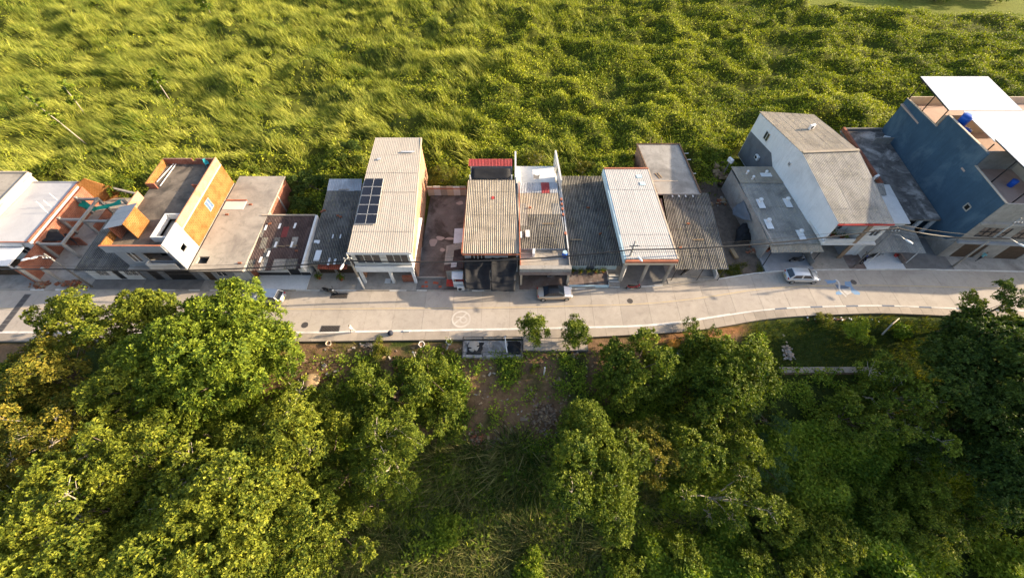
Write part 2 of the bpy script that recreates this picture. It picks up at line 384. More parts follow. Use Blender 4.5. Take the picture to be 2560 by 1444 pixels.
def axis(dense, step, far):
    a = list(np.arange(dense[0], dense[1]+.01, step)); s = step
    lo, hi = a[0], a[-1]; L = []; H = []
    while lo > far[0]:
        s *= 1.35; lo -= s; L.append(lo)
    s = step
    while hi < far[1]:
        s *= 1.35; hi += s; H.append(hi)
    return np.array(L[::-1]+a+H)
gxs = axis((-124, 124), .8, (-1600, 1600)); gys = axis((-14, 124), .7, (-900, 1800))
GX, GY = np.meshgrid(gxs, gys); gz_ = ground(GX, GY)
gz_ = np.where((np.abs(GX) > 140) | (GY > 135) | (GY < -30), gbase(np.clip(GX, -140, 140), np.clip(GY, -30, 135)), gz_)
gv = np.stack([GX.ravel(), GY.ravel(), gz_.ravel()], 1)
nx, ny = len(gxs), len(gys); ii = np.arange(nx*ny).reshape(ny, nx)
gq = np.stack([ii[:-1, :-1].ravel(), ii[:-1, 1:].ravel(), ii[1:, 1:].ravel(), ii[1:, :-1].ravel()], 1)
def soilness(x, y):
    n = fbm(x/3.2, y/3.2, 4)
    d = WY(x)-y
    s = sstep(.50, .66, n+.16*sstep(9, 1, d)*sstep(20, 14, x)-.2*sstep(24, 29, x)*sstep(30.2, 29, d*0+x*0+29)-.25*sstep(27, 31, x))
    path = np.exp(-((x+4.2+1.2*np.sin(y*.7))/.9)**2)*sstep(21, 19, y)*sstep(9, 11, y)
    dump = np.exp(-(((x-3.6)/3.2)**2+((y-14.5)/2.6)**2))+np.exp(-(((x+3.6)/3.0)**2+((y-11.6)/1.6)**2))
    orange = np.exp(-((d-.6)/.6)**2)*sstep(14, 17, x)*sstep(29, 26, x)
    return np.clip(np.maximum.reduce([s*sstep(-2, 4, y)*.9, path, dump*1.3, orange*1.3])*(d > 0), 0, 1), np.clip(orange, 0, 1)
so, orr = soilness(GX, GY)
g0 = np.array([.070, .095, .022]); sl = np.array([.31, .185, .105]); og = np.array([.46, .21, .085]); md = np.array([.24, .27, .045]); bl = np.array([.10, .115, .018])
me_ = meadow(GX, GY)[..., None]; so3 = so[..., None]; or3 = orr[..., None]
gc = g0*(1-so3)+(sl*(1-or3)+og*or3)*so3; gc = np.where((GY > 39)[..., None], bl, gc); gc = gc*(1-me_)+md*me_
gc = np.where(((GY > 28) & (GY < 40))[..., None], np.array([.20, .15, .105]), gc)
gc = np.where(((GX > 25) & (GX < 34) & (GY >= 28) & (GY < 48))[..., None], np.array([.21, .165, .13]), gc)
t = NT('ground_cover'); at = t.new('ShaderNodeAttribute'); at.attribute_name = 'cover'
v = t.co(); c = t.mix(.75, at.outputs['Color'], t.ramp(t.noise(v, 1.7, 8, .65), [(.3, (.35, .35, .35)), (.72, (1, 1, 1))]), 'MULTIPLY')
c = t.mix(.5, c, t.ramp(t.noise(v, 7, 4, .6), [(.3, (.5, .5, .5)), (.7, (1, 1, 1))]), 'MULTIPLY')
t.bump(t.noise(v, 5, 6, .65), .6, .12); m_ground = t.done(c, .95, 0, .1)
go = np_obj('ground', gv, gq, m_ground, smooth=True); tag(go, kind='structure')
ca = go.data.color_attributes.new('cover', 'FLOAT_COLOR', 'POINT')
ca.data.foreach_set('color', np.concatenate([gc.reshape(-1, 3), np.ones((nx*ny, 1))], 1).astype(np.float32).ravel())
# ------------------------------------------------------------------ road: bed, slabs, markings
def strip(lo, hi, xs, z0, z1):
    mb = MB(); pl = [(x, float(lo(x))) for x in xs]+[(x, float(hi(x))) for x in reversed(xs)]
    k = len(xs); n = 2*k; b = len(mb.v)
    mb.v += [(p[0], p[1], z0) for p in pl]+[(p[0], p[1], z1) for p in pl]
    for i in range(k-1):
        a, a2, c_, c2 = i, i+1, n-2-i, n-1-i
        mb.f.append((n+a, n+a2, n+c_, n+c2)); mb.f.append((c2, c_, a2, a))
    for i in range(n):
        j = (i+1) % n; mb.f.append((i, j, n+j, n+i))
    mb.mi = [0]*len(mb.f); return mb
xsr = list(np.arange(-130, 131, 2.0))
road = strip(NY, FY, xsr, -.3, -.03).build('road', m_joint); tag(road, kind='structure')
MY = lambda x: (NY(x)+FY(x))/2+.1
x = -112.0
while x < 112:
    L = 3.4+rnd.uniform(-.15, .15)
    for lo, hi in ((lambda q: NY(q)+.02, lambda q: MY(q)-.010), (lambda q: MY(q)+.010, lambda q: FY(q)-.02)):
        dz = rnd.uniform(-.002, .002)
        strip(lo, hi, list(np.linspace(x+.011, x+L-.011, 4)), -.028, dz).build('road_slab', m_road, road)
    x += L
def ribbon(name, fn, w, x0, x1, z, mat, parent=None, step=1.5):
    xs = list(np.linspace(x0, x1, max(2, int((x1-x0)/step))))
    mb = MB()
    for a, b in zip(xs[:-1], xs[1:]):
        mb.face([(a, fn(a)-w/2, z), (b, fn(b)-w/2, z), (b, fn(b)+w/2, z), (a, fn(a)+w/2, z)])
    return mb.build(name, mat, parent)
ribbon('centre_line', lambda q: float(MY(q))+.22, .13, -112, 112, .006, m_ypaint, road)
# no-passing roundel: ring and letter
def arc(mb, c, r0, r1, a0, a1, n, z, sy=1.0):
    for i in range(n):
        t0, t1 = a0+(a1-a0)*i/n, a0+(a1-a0)*(i+1)/n
        mb.face([(c[0]+r*math.cos(t), c[1]+r*math.sin(t)*sy, z) for r, t in ((r0, t0), (r1, t0), (r1, t1), (r0, t1))])
def stroke(mb, p, q, w, z):
    p = Vector((*p, z)); q = Vector((*q, z)); d = (q-p).normalized(); s = Vector((-d.y, d.x, 0))*w/2
    mb.face([p-s, q-s, q+s, p+s])
c0 = W(1153, 797); mb = MB()
arc(mb, c0, .94, 1.14, 0, 2*math.pi, 40, .0065)
def lp(u, v): return (c0.x+(u-1090)/950*2.25, c0.y-(v-755)/810*2.22)
stroke(mb, lp(1390, 440), lp(800, 970), .17, .0068); stroke(mb, lp(830, 650), lp(1100, 650), .16, .0071); stroke(mb, lp(1040, 660), lp(1060, 860), .15, .0074)
arc(mb, lp(1210, 800), .28, .47, -math.pi*1.05, math.pi*.62, 16, .0077)
mb.build('no_overtaking_roundel', m_fpaint, road)
# painted bird mural on the carriageway
def flat(name, px, mat, z):
    return MB().face([W(2040+u/19.69, 685+v/19.69, z) for u, v in px]).build(name, mat, road)
flat('mural_blue', [(360,330),(460,260),(800,310),(900,290),(960,250),(1010,330),(930,430),(560,470),(520,380),(420,300)][::-1], m_bpaint, .0065)
flat('mural_blue', [(1420,360),(1700,370),(1780,600),(1880,720),(2160,900),(2160,1010),(1900,1000),(1740,880),(1700,640),(1420,560)][::-1], m_bpaint, .0066)
flat('mural_blue', [(980,880),(1130,820),(1290,960),(1240,1010),(990,1000)][::-1], m_bpaint, .0067)
flat('mural_grey', [(930,500),(1420,560),(1640,640),(1560,720),(1220,720),(1050,690)][::-1], m_kblue, .0063)
flat('mural_white', [(1250,730),(1600,700),(1690,660),(1750,920),(1530,1030),(1400,900)][::-1], m_wpaint, .0070)
mb = MB(); pts = [(960,260),(1080,340),(1150,470),(1150,700),(1230,860),(1490,1110)]
for a, b in zip(pts[:-1], pts[1:]):
    p, q = W(2040+a[0]/19.69, 685+a[1]/19.69), W(2040+b[0]/19.69, 685+b[1]/19.69); stroke(mb, p.xy, q.xy, .2, .0074+.0002*len(mb.f))
mb.build('mural_white', m_wpaint, road)
# manhole covers and drain grates
def manhole(px, py, label, r=.36):
    c = W(px, py); o = MB().lathe([(r, .0), (r, .012), (r*.86, .016), (r*.82, .012), (.0, .012)], (c.x, c.y, 0), 20, False).build('manhole_cover', m_iron)
    tag(o, label, 'manhole cover', 'manhole covers in the road')
manhole(1575, 752, 'round iron manhole cover in the road near the red scooter')
manhole(2134, 705, 'round rusty manhole cover beside the blue painted bird on the road')
manhole(762, 812, 'round iron manhole cover by the kerb under the big mango tree', .4)
def grate(px, py, w, d, sk, label):
    c = W(px, py); g = thing('drain_grate', label, 'drain grate', (c.x, c.y, .0), 0, 'storm drain grates')
    MB().box(c.x-w/2-.08, c.y-d/2-.08, -.02, c.x+w/2+.08, c.y+d/2+.08, .008).build('frame', m_conc_dk, g)
    MB().box(c.x-w/2, c.y-d/2, .009, c.x+w/2, c.y+d/2, .012).build('pit', m_dark, g)
    n = 12
    for i in range(n):
        xx = c.x-w/2+(i+.5)*w/n
        MB().obox((xx, c.y, .03), (.035, 0, 0), (sk, d/2, 0), (0, 0, .018)).build('grate_bar', m_iron, g)
grate(848, 739, 1.95, .7, .08, 'iron storm drain grate in front of the parked black motorcycle')
grate(825, 822, 2.1, .8, .10, 'iron storm drain grate against the near kerb behind the walking person')
mb = MB(); a = W(72, 733); b = W(-25, 850); n = 9; gr = thing('drain_grate', 'long dark drain grating crossing the whole road by the brick rubble', 'drain grate', (a.x, (a.y+b.y)/2, 0), 0, 'storm drain grates')
MB().box(a.x-.42, b.y+.9, -.02, a.x+.42, a.y-.1, .007).build('frame', m_conc_dk, gr)
for i in range(n):
    y0 = b.y+.95+i*(a.y-b.y-1.1)/n; MB().box(a.x-.34, y0, .008, a.x+.34, y0+(a.y-b.y-1.1)/n-.08, .02).build('grate_panel', m_iron, gr)
# near sidewalk and kerb
walk = strip(lambda q: WY(q)+.02, lambda q: NY(q)-.15, xsr, -.6, .07).build('sidewalk', m_joint); tag(walk, kind='structure')
x = -70.0
while x < 75:
    L = 2.6 if x < 17 else 1.25; L += rnd.uniform(-.06, .06)
    strip(WY, lambda q: NY(q)-.17, list(np.linspace(x+.012, x+L-.012, 3)), .071, .115+rnd.uniform(-.004, .004)).build('paving_slab', m_walk, walk)
    x += L
kerb = strip(lambda q: NY(q)-.14, lambda q: NY(q)-.02, xsr, -.3, .05).build('kerb', m_joint); tag(kerb, kind='structure')
x = -70.0; i = 0
while x < 75:
    L = 1.45; blue = x > 29 and i % 3 == 1
    strip(lambda q: NY(q)-.16, lambda q: NY(q)+.02, list(np.linspace(x+.01, x+L-.01, 3)), -.02, .14+rnd.uniform(-.004, .004)).build('kerb_stone', m_kblue if blue else m_wpaint, kerb)
    x += L; i += 1
ribbon('kerb_edge_line', lambda q: float(NY(q))+.12, .09, -70, 26, .0062, m_wpaint, road)
fk = strip(lambda q: FY(q)+.0, lambda q: FY(q)+.12, xsr, -.3, .05).build('kerb', m_joint); tag(fk, kind='structure')
x = -75.0
while x < 78:
    L = rnd.uniform(1.2, 2.2)
    strip(lambda q: FY(q)-.01, lambda q: FY(q)+.14, list(np.linspace(x+.01, x+L-.01, 3)), -.02, .09+rnd.uniform(-.02, .02)).build('kerb_stone', rnd.choice([m_conc_lt, m_wpaint, m_conc]) if x < 25 else m_wpaint, fk)
    x += L
# forecourts between far kerb and house fronts, one slab per plot
def forecourt(x0, x1, yb, z, mat, yf=None):
    lo = (lambda q: FY(q)+.145) if yf is None else (lambda q: yf)
    o = strip(lo, lambda q: yb, list(np.linspace(x0+.01, x1-.01, 6)), -.5, z).build('forecourt', mat); return tag(o, kind='structure')
forecourt(-80, -59.5, 31.5, .08, m_conc); forecourt(-59.5, -52.4, 45.4, .07, m_conc_lt); forecourt(-52.4, -45.9, 31.4, .09, m_conc_dk)
forecourt(-45.9, -38.6, 31.4, .08, m_conc_dk); forecourt(-38.6, -31.9, 31.4, .09, m_conc); forecourt(-31.9, -25.4, 32.0, .20, m_white2)
forecourt(-25.4, -19.3, 32.0, .12, m_conc_lt); forecourt(-19.3, -11.9, 36.0, .10, m_conc); forecourt(-11.9, -5.9, 45.8, .06, m_patio)
forecourt(-5.9, .9, 33.0, .08, m_conc); forecourt(.9, 6.9, 34.0, .09, m_stone); forecourt(6.9, 13.4, 32.5, .30, m_conc)
forecourt(13.4, 19.5, 45, .05, m_conc_dk); forecourt(19.5, 26.2, 33.0, .09, m_conc)
forecourt(32.3, 38.6, 36.5, .09, m_greyp); forecourt(38.6, 43.2, 37.0, .11, m_conc_lt); forecourt(43.2, 45.4, 37.0, .12, m_stone)
forecourt(45.4, 50.4, 37.5, .13, m_white2); forecourt(50.4, 56.6, 38.3, .09, m_conc_dk); forecourt(56.6, 80, 36.5, .10, m_conc)

# ------------------------------------------------------------------ building helpers
V = Vector
def wall(par, p0, p1, z0, z1, mat, th=.16, ops=(), name='wall', side=1):
    """wall from p0 to p1, thickness to its left (side=1) or right, with openings (u0,u1,v0,v1)"""
    p0 = V((p0[0], p0[1], 0)); p1 = V((p1[0], p1[1], 0)); d = p1-p0; L = d.length; d.normalize(); n = V((-d.y, d.x, 0))*side*th
    us = sorted({0, L, *[min(max(a, 0), L) for o in ops for a in o[:2]]}); vs = sorted({z0, z1, *[a for o in ops for a in o[2:4]]})
    mb = MB()
    for i in range(len(us)-1):
        for j in range(len(vs)-1):
            uc, vc = (us[i]+us[i+1])/2, (vs[j]+vs[j+1])/2
            if any(o[0] < uc < o[1] and o[2] < vc < o[3] for o in ops): continue
            a = p0+d*us[i]; b = p0+d*us[i+1]
            mb.prism([a.xy, b.xy, (b+n).xy, (a+n).xy] if side == 1 else [(a+n).xy, (b+n).xy, b.xy, a.xy], vs[j], vs[j+1])
    return mb.build(name, mat, par)
def window(par, p0, p1, o, cols=2, rows=1, fm=None, gm=None, side=1, bars=0, name='window', fw=.07):
    """frame, panes, optional security bars set in the opening o of the wall p0-p1"""
    fm = fm or m_white; gm = gm or m_glass
    p0 = V((p0[0], p0[1], 0)); p1 = V((p1[0], p1[1], 0)); d = (p1-p0).normalized(); n = V((-d.y, d.x, 0))*side
    u0, u1, v0, v1 = o
    P = lambda u, v, k: p0+d*u+n*k+V((0, 0, v))
    mb = MB()
    for k in range(cols+1):
        u = u0+(u1-u0)*k/cols; mb.bar(P(u, v0, .04), P(u, v1, .04), fw, fw, n)
    for k in range(rows+1):
        v = v0+(v1-v0)*k/rows; mb.bar(P(u0, v, .042), P(u1, v, .042), fw, fw*.96, n)
    f = mb.build(name, fm, par)
    for i in range(cols):
        for j in range(rows):
            a, b = u0+(u1-u0)*i/cols, u0+(u1-u0)*(i+1)/cols; c_, e = v0+(v1-v0)*j/rows, v0+(v1-v0)*(j+1)/rows
            MB().face([P(a, c_, .06), P(b, c_, .06), P(b, e, .06), P(a, e, .06)]).build('pane', gm, f)
    for k in range(bars):
        u = u0+(u1-u0)*(k+.5)/bars; MB().bar(P(u, v0, -.02), P(u, v1, -.02), .03).build('bar', fm, f)
    return f
def panel_door(par, p0, p1, o, mat, n=4, side=1, name='door', horiz=False):
    p0 = V((p0[0], p0[1], 0)); p1 = V((p1[0], p1[1], 0)); d = (p1-p0).normalized(); nn = V((-d.y, d.x, 0))*side
    u0, u1, v0, v1 = o; P = lambda u, v, k: p0+d*u+nn*k+V((0, 0, v))
    b = MB().obox(P((u0+u1)/2, (v0+v1)/2, .10), d*(u1-u0)/2, nn*.02, V((0, 0, (v1-v0)/2))).build(name, mat, par)
    for k in range(n):
        if horiz: MB().obox(P((u0+u1)/2, v0+(k+.5)*(v1-v0)/n, .068), d*(u1-u0)*.47, nn*.012, V((0, 0, (v1-v0)/n*.42))).build('door_panel', mat, b)
        else: MB().obox(P(u0+(k+.5)*(u1-u0)/n, (v0+v1)/2, .068), d*(u1-u0)/n*.42, nn*.012, V((0, 0, (v1-v0)*.46))).build('door_panel', mat, b)
    return b
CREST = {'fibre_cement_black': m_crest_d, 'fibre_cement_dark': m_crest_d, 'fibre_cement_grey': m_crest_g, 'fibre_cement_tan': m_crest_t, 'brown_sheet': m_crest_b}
def corr_roof(par, FL, FR, BR, BL, rows, cols, mats, pitch=.21, amp=.032, seed=0, edge=.0, name='roof_sheet'):
    """field of corrugated sheets; mats is a material, a list chosen at random, or f(row, col)"""
    rr = random.Random(seed); FL, FR, BR, BL = V(FL), V(FR), V(BR), V(BL); n = (FR-FL).cross(BL-FL).normalized()
    Wd = ((FR-FL).length+(BR-BL).length)/2; nw = max(2, round(Wd/cols/pitch))
    def P(s, t_): return (FL*(1-s)+FR*s)*(1-t_)+(BL*(1-s)+BR*s)*t_
    Ln = (BL-FL).length; ov = .12/Ln
    for r in range(rows):
        for c in range(cols):
            s0, s1 = c/cols, (c+1)/cols+.12*pitch/Wd; t0, t1 = r/rows-(ov if r else edge/Ln), (r+1)/rows
            j0 = rr.uniform(-.03, .03)/Ln; lift = .012*(r % 2)+.022*r/rows+rr.uniform(0, .006)+.004*(c % 2)
            mb = MB(); K = nw*4
            for k in range(K+1):
                u = s0+(s1-s0)*k/K; h = amp*math.cos(2*math.pi*k/4)+lift
                mb.v.append(tuple(P(u, t0+j0)+n*(h+.018))); mb.v.append(tuple(P(u, t1)+n*h))
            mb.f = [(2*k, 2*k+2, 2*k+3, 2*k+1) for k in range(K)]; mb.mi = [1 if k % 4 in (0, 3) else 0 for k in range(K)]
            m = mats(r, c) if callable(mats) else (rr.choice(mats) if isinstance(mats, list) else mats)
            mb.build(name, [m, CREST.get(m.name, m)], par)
def slab(par, x0, x1, y0, y1, z0, z1, mat, holes=(), name='roof_slab'):
    xs = sorted({x0, x1, *[h[0] for h in holes], *[h[1] for h in holes]}); ys = sorted({y0, y1, *[h[2] for h in holes], *[h[3] for h in holes]})
    mb = MB()
    for i in range(len(xs)-1):
        for j in range(len(ys)-1):
            xc, yc = (xs[i]+xs[i+1])/2, (ys[j]+ys[j+1])/2
            if not any(h[0] < xc < h[1] and h[2] < yc < h[3] for h in holes): mb.box(xs[i], ys[j], z0, xs[i+1], ys[j+1], z1)
    return mb.build(name, mat, par)
def ac_unit(loc, rz, label):
    t = thing('air_conditioner', label, 'air conditioner', loc, rz, 'outdoor air conditioner units')
    MB().box(-.42, -.16, .06, .42, .16, .68).build('casing', m_wmetal, t, local=True, bevel=.02)
    MB().lathe([(.24, 0), (.24, .02), (.2, .025), (.06, .02)], (0, 0, 0), 14).build('fan_grille', m_black, t, local=True)
    g = t.children[-1]; g.rotation_euler = (math.pi/2, 0, 0); g.location = (-.1, -.162, .37)
    for s in (-.3, .3): MB().box(s-.04, -.18, 0, s+.04, .18, .06).build('foot', m_steel, t, local=True)
    return t
def turbine_vent(par_label, loc, r=.26, plate=None, tilt=0):
    t = thing('roof_vent', par_label, 'roof vent', loc, 0, 'white roof vents on the grey house')
    if plate: MB().box(-plate[0], -plate[1], .06, plate[0], plate[1]*.5, .09).build('base_plate', m_wmetal, t, local=True)
    MB().lathe([(r*.7, .0), (r*.7, .3)], (0, .1, 0), 12).build('pipe', m_wmetal, t, local=True)
    MB().lathe([(r*.75, .3), (r*1.05, .42), (r*1.08, .52), (r*.8, .62), (r*.2, .66)], (0, .1, 0), 14).build('cap', m_wmetal, t, smooth=True, local=True)
    return t
def house(label, x, y, cat='house', name='house'): return thing(name, label, cat, (x, y, 0))
def box_walls(h, x0, x1, y0, y1, z, mat, front_ops=(), fm=None, rm=None, z0=-.1):
    """four walls; front (y0) has openings; returns front wall ends"""
    wall(h, (x0, y0), (x1, y0), z0, z, fm or mat, .16, front_ops)
    wall(h, (x1, y0+.161), (x1, y1), z0, z-.002, rm or mat, .16)
    wall(h, (x1-.161, y1), (x0+.161, y1), z0, z-.004, mat, .16)
    wall(h, (x0, y1), (x0, y0+.161), z0, z-.006, mat, .16)
    return (x0, y0), (x1, y0)
def parapet(h, pts, z0, z1, mat, th=.14, side=1, name='parapet'):
    for a, b in zip(pts[:-1], pts[1:]): wall(h, a, b, z0, z1, mat, th, (), name, side)

# ------------------------------------------------------------------ far left: two slab-roofed houses
h = house('tan slab roofed house with sunlit cream side wall at the end of the row', -73, 38)
box_walls(h, -80, -66.3, 31.2, 45.6, 4.1, m_cream, [(2, 5, 0, 2.3), (8, 10.5, .9, 2.2)])
window(h, (-80, 31.2), (-66.3, 31.2), (8, 10.5, .9, 2.2), 3); panel_door(h, (-80, 31.2), (-66.3, 31.2), (2, 5, 0, 2.3), m_wood)
slab(h, -80.2, -66.2, 31, 45.8, 4.1, 4.35, m_conc_lt); parapet(h, [(-66.2, 31), (-66.2, 45.8), (-80, 45.8)], 4.35, 4.6, m_cream)
m_greyroof = surf('bluish_grey_roof_coat', (.50, .50, .51), (.42, .42, .435), (.34, .345, .38), scale=.4, sscale=.2, orand=0)
h = house('grey coated slab house with red brick edge beside the unfinished lot', -62.8, 38)
p, q = box_walls(h, -66.1, -59.7, 34.2, 44.9, 3.15, m_white2, [(3.4, 5.2, 1.0, 2.3)], rm=m_brick_rd)
window(h, p, q, (3.4, 5.2, 1.0, 2.3), 2)
slab(h, -66.2, -59.6, 34.0, 45.0, 3.15, 3.4, m_greyroof)
parapet(h, [(-59.6, 34.05), (-59.6, 44.9)], 3.4, 3.62, m_brick_rd, .2); parapet(h, [(-59.8, 45.0), (-66.1, 45.0)], 3.4, 3.5, m_greyp, .16); parapet(h, [(-66.1, 34.0), (-59.8, 34.0)], 3.4, 3.5, m_terra, .12)
slab(h, -66.2, -61.0, 31.0, 33.9, 2.5, 2.66, m_wmetal, name='porch_roof')
for xx in (-66, -61.2):
    MB().box(xx-.08, 31.1, 0, xx+.08, 31.26, 2.5).build('post', m_white, h)
wall(h, (-66.1, 34.0), (-61.0, 34.0), 2.66, 3.15, m_white2, .1)
for k, (px, py) in enumerate([(143, 500), (128, 517), (110, 520), (120, 532)]):
    a = W(px, py, 3.42); MB().tube([a, a+V((-.4, .3, .9))], .035, 6).build('pipe_stub', m_pvc, h)
# ------------------------------------------------------------------ unfinished house
h = house('roofless unfinished house with bare concrete columns and red brick walls', -56, 38, name='unfinished_house')
wall(h, (-59.5, 30.2), (-59.5, 34.0), -.1, 2.9, m_brick_rd, .14, side=-1); wall(h, (-59.45, 34.0), (-59.45, 44.4), -.1, 3.1, m_brick_rd, .12, side=-1)
mb = MB()
for yy in (30.3, 34.2, 38.4, 42.2):
    MB().box(-59.32, yy, 0, -59.0, yy+.3, 3.1).build('column', m_conc, h); MB().box(-56.5, yy, 0, -56.2, yy+.3, 2.9).build('column', m_conc, h)
    if yy > 31: MB().box(-53.2, yy, 0, -52.9, yy+.3, 2.6).build('column', m_conc, h)
for y0, y1 in ((34.5, 38.4), (38.7, 42.2)): MB().box(-56.48, y0+.003, 2.6, -56.22, y1-.003, 2.88).build('beam', m_conc, h)
for yy in (34.2, 42.2, 38.4): MB().box(-58.997, yy+.02, 2.55, -56.503, yy+.28, 2.84).build('beam', m_conc, h)
MB().box(-56.197, 38.42, 2.3, -53.203, 38.68, 2.55).build('beam', m_conc, h)
wall(h, (-59.0, 36.4), (-56.6, 36.4), .0, 1.5, m_brick_rd, .14); wall(h, (-56.1, 40.4), (-53.2, 40.4), .0, .9, m_brick_rd, .14); wall(h, (-56.3, 38.8), (-56.3, 42.1), .0, 1.1, m_brick_rd, .12)
g0_, g1_ = V((-60.9, 43.4, 0)), V((-57.0, 45.8, 0)); gd = (g1_-g0_).normalized(); gn = V((-gd.y, gd.x, 0))*.14
mb = MB(); prof = [(0, 0), (4.58, 0), (4.58, 1.6), (2.75, 4.1), (0, 2.9)]
A = [g0_+gd*u+V((0, 0, z)) for u, z in prof]; B = [a+gn for a in A]
mb.face(A); mb.face(B[::-1])
for i in range(5): mb.face([A[(i+1) % 5], A[i], B[i], B[(i+1) % 5]])
mb.build('gable_wall', m_brick_or, h)
MB().bar((-57, 45.7, 1.6), (-53.1, 44.6, 1.6), .25, .25).build('beam', m_conc_lt, h); MB().box(-53.2, 44.4, 0, -52.9, 44.7, 1.7).build('column', m_conc, h)
def cloth(name, label, cat, corners, mat, sag=.3, n=9, seed=1, wr=.06):
    """sagging fabric sheet over four corner points"""
    a, b, c_, d = [V(p) for p in corners]; rs = np.random.RandomState(seed); ox = rs.rand()*50; vs = []
    for j in range(n+1):
        for i in range(n+1):
            s, t_ = i/n, j/n; p = (a*(1-s)+b*s)*(1-t_)+(d*(1-s)+c_*s)*t_
            p.z += -sag*4*s*(1-s)*(.4+.6*4*t_*(1-t_))+wr*float(vnoise(s*6+ox, t_*6)-.5)*2
            p.x += wr*float(vnoise(s*4+ox+9, t_*4)-.5)*2; vs.append(tuple(p))
    q = [(j*(n+1)+i, j*(n+1)+i+1, (j+1)*(n+1)+i+1, (j+1)*(n+1)+i) for j in range(n) for i in range(n)]
    o = np_obj(name, vs, q, mat, smooth=True); m = o.modifiers.new('thickness', 'SOLIDIFY'); m.thickness = .012
    return tag(o, label, cat)
cloth('green_netting', 'torn green construction netting slung between concrete columns', 'netting', [W(190, 513, 2.0), W(238, 528, 1.9), W(238, 518, 2.2), W(190, 488, 2.6)], m_net, .1, seed=3, wr=.15)
cloth('green_netting', 'long strip of green netting sagging beside the gable wall', 'netting', [W(232, 528, 2.0), W(300, 508, 2.3), W(303, 498, 2.4), W(234, 516, 2.2)], m_net, .35, seed=4, wr=.12)
cloth('black_tarpaulin', 'black tarpaulin hung from the brick edge over the unfinished lot', 'tarpaulin', [W(73, 602, 3.0), W(165, 600, 2.4), W(142, 572, 2.7), W(100, 564, 3.3)], m_tarp, .25, seed=5, wr=.15)
cloth('black_tarpaulin', 'narrow twisted strip of black tarpaulin hanging over a beam', 'tarpaulin', [W(158, 585, 2.5), W(200, 618, 1.2), W(190, 605, 1.4), W(165, 583, 2.6)], m_tarp, .1, seed=6, wr=.1)
def rubble(name, label, cat, c, rx, ry, hgt, n, mat, seed, s=(.08, .22), mats=None):
    rs = random.Random(seed); mb = MB()
    for i in range(n):
        a = rs.uniform(0, 6.283); k = abs(rs.gauss(0, .55))*(1+.35*math.sin(3*a+seed)); x_, y_ = c[0]+rx*k*math.cos(a), c[1]+ry*k*math.sin(a)
        z = gz(x_, y_) if c[2] is None else c[2]; z += hgt*max(0, 1-k*k)*rs.uniform(.3, 1)
        e = Matrix.Rotation(rs.uniform(0, 6), 3, 'Z') @ Matrix.Rotation(rs.uniform(-.7, .7), 3, 'X'); w = rs.uniform(*s)
        mb.cur = rs.randrange(len(mats)) if mats else 0
        mb.obox((x_, y_, z+w*.25), e @ V((w, 0, 0)), e @ V((0, w*rs.uniform(.4, .8), 0)), e @ V((0, 0, w*rs.uniform(.25, .6))))
    o = mb.build(name, mats or mat); return tag(o, label, cat, kind='stuff')
rubble('rubble_pile', 'long heap of broken orange bricks in front of the unfinished house', 'rubble', (*W(186, 712).xy, .07), 1.7, .6, .55, 170, None, 11, (.1, .2), [m_brickch, m_brickch, m_rubble])
rubble('rubble_pile', 'small heap of broken bricks beside the concrete forecourt', 'rubble', (*W(105, 714).xy, .07), 1.1, .5, .35, 70, None, 12, (.1, .22), [m_brickch, m_rubble])
# ------------------------------------------------------------------ low house with dark roof
h = house('low white house under a dark grey corrugated roof next to the unfinished lot', -49, 34)
ops = [(1.2, 2.6, .9, 2.0), (3.2, 4.1, .1, 2.1), (4.6, 6.2, .9, 2.0)]
p, q = box_walls(h, -52.3, -46.0, 30.8, 38.2, 2.55, m_white, ops)
window(h, p, q, ops[0], 2, bars=7); window(h, p, q, ops[2], 2, bars=7); panel_door(h, p, q, ops[1], m_black, 2)
corr_roof(h, (-52.6, 30.2, 2.62), (-45.9, 30.2, 2.62), (-45.9, 38.4, 2.95), (-52.6, 38.4, 2.95), 4, 6, [m_cor_dgry, m_cor_dgry, m_cor_blk], seed=1)
# ------------------------------------------------------------------ brick house with roof terrace
h = house('tall orange brick house with walled roof terrace and white front corner', -42, 37.5)
x0, x1, y0, y1 = -45.6, -38.55, 30.5, 45.0
wall(h, (x0, y0+.2), (x1, y0+.2), -.1, 3.0, m_dgrey, .16, [(1.0, 2.2, .1, 2.2), (3.0, 6.2, .1, 2.4)]); panel_door(h, (x0, y0+.2), (x1, y0+.2), (1.0, 2.2, .1, 2.2), m_black, 2); panel_door(h, (x0, y0+.2), (x1, y0+.2), (3.0, 6.2, .1, 2.4), m_black, 6)
slab(h, x0, x1, y0-.5, y1, 3.0, 3.2, m_conc, name='floor_slab')
fo = [(1.2, 2.3, 3.9, 5.6), (3.0, 5.9, 4.0, 5.9)]
wall(h, (x0, y0+.1), (x1-.18, y0+.1), 3.2, 6.3, m_greyp, .16, fo); window(h, (x0, y0+.1), (x1, y0+.1), fo[0], 2)
wall(h, (x0+2.8, y0-.45), (x0+6.2, y0-.45), 3.2, 4.2, m_white, .12, name='balcony_wall'); wall(h, (x0+2.8, y0-.32), (x0+2.8, y0+.1), 3.2, 4.2, m_white, .12, name='balcony_wall', side=-1)
wall(h, (x0+3.2, y0+1.6), (x0+5.9, y0+1.6), 3.2, 6.2, m_dark, .1, name='recess_wall')
wall(h, (x1, y0+3.0), (x1, y1), 3.2, 6.3, m_brick_or, .18, [(5.0, 6.1, 4.2, 5.6)]); window(h, (x1, y0+3.0), (x1, y1), (5.0, 6.1, 4.2, 5.6), 2, 1, m_white, m_skyglass)
wall(h, (x1+.004, y0-.4), (x1+.004, y0+3.0), 3.2, 7.5, m_white, .184, [(1.3, 2.2, 4.6, 5.4)], name='white_corner_wall')
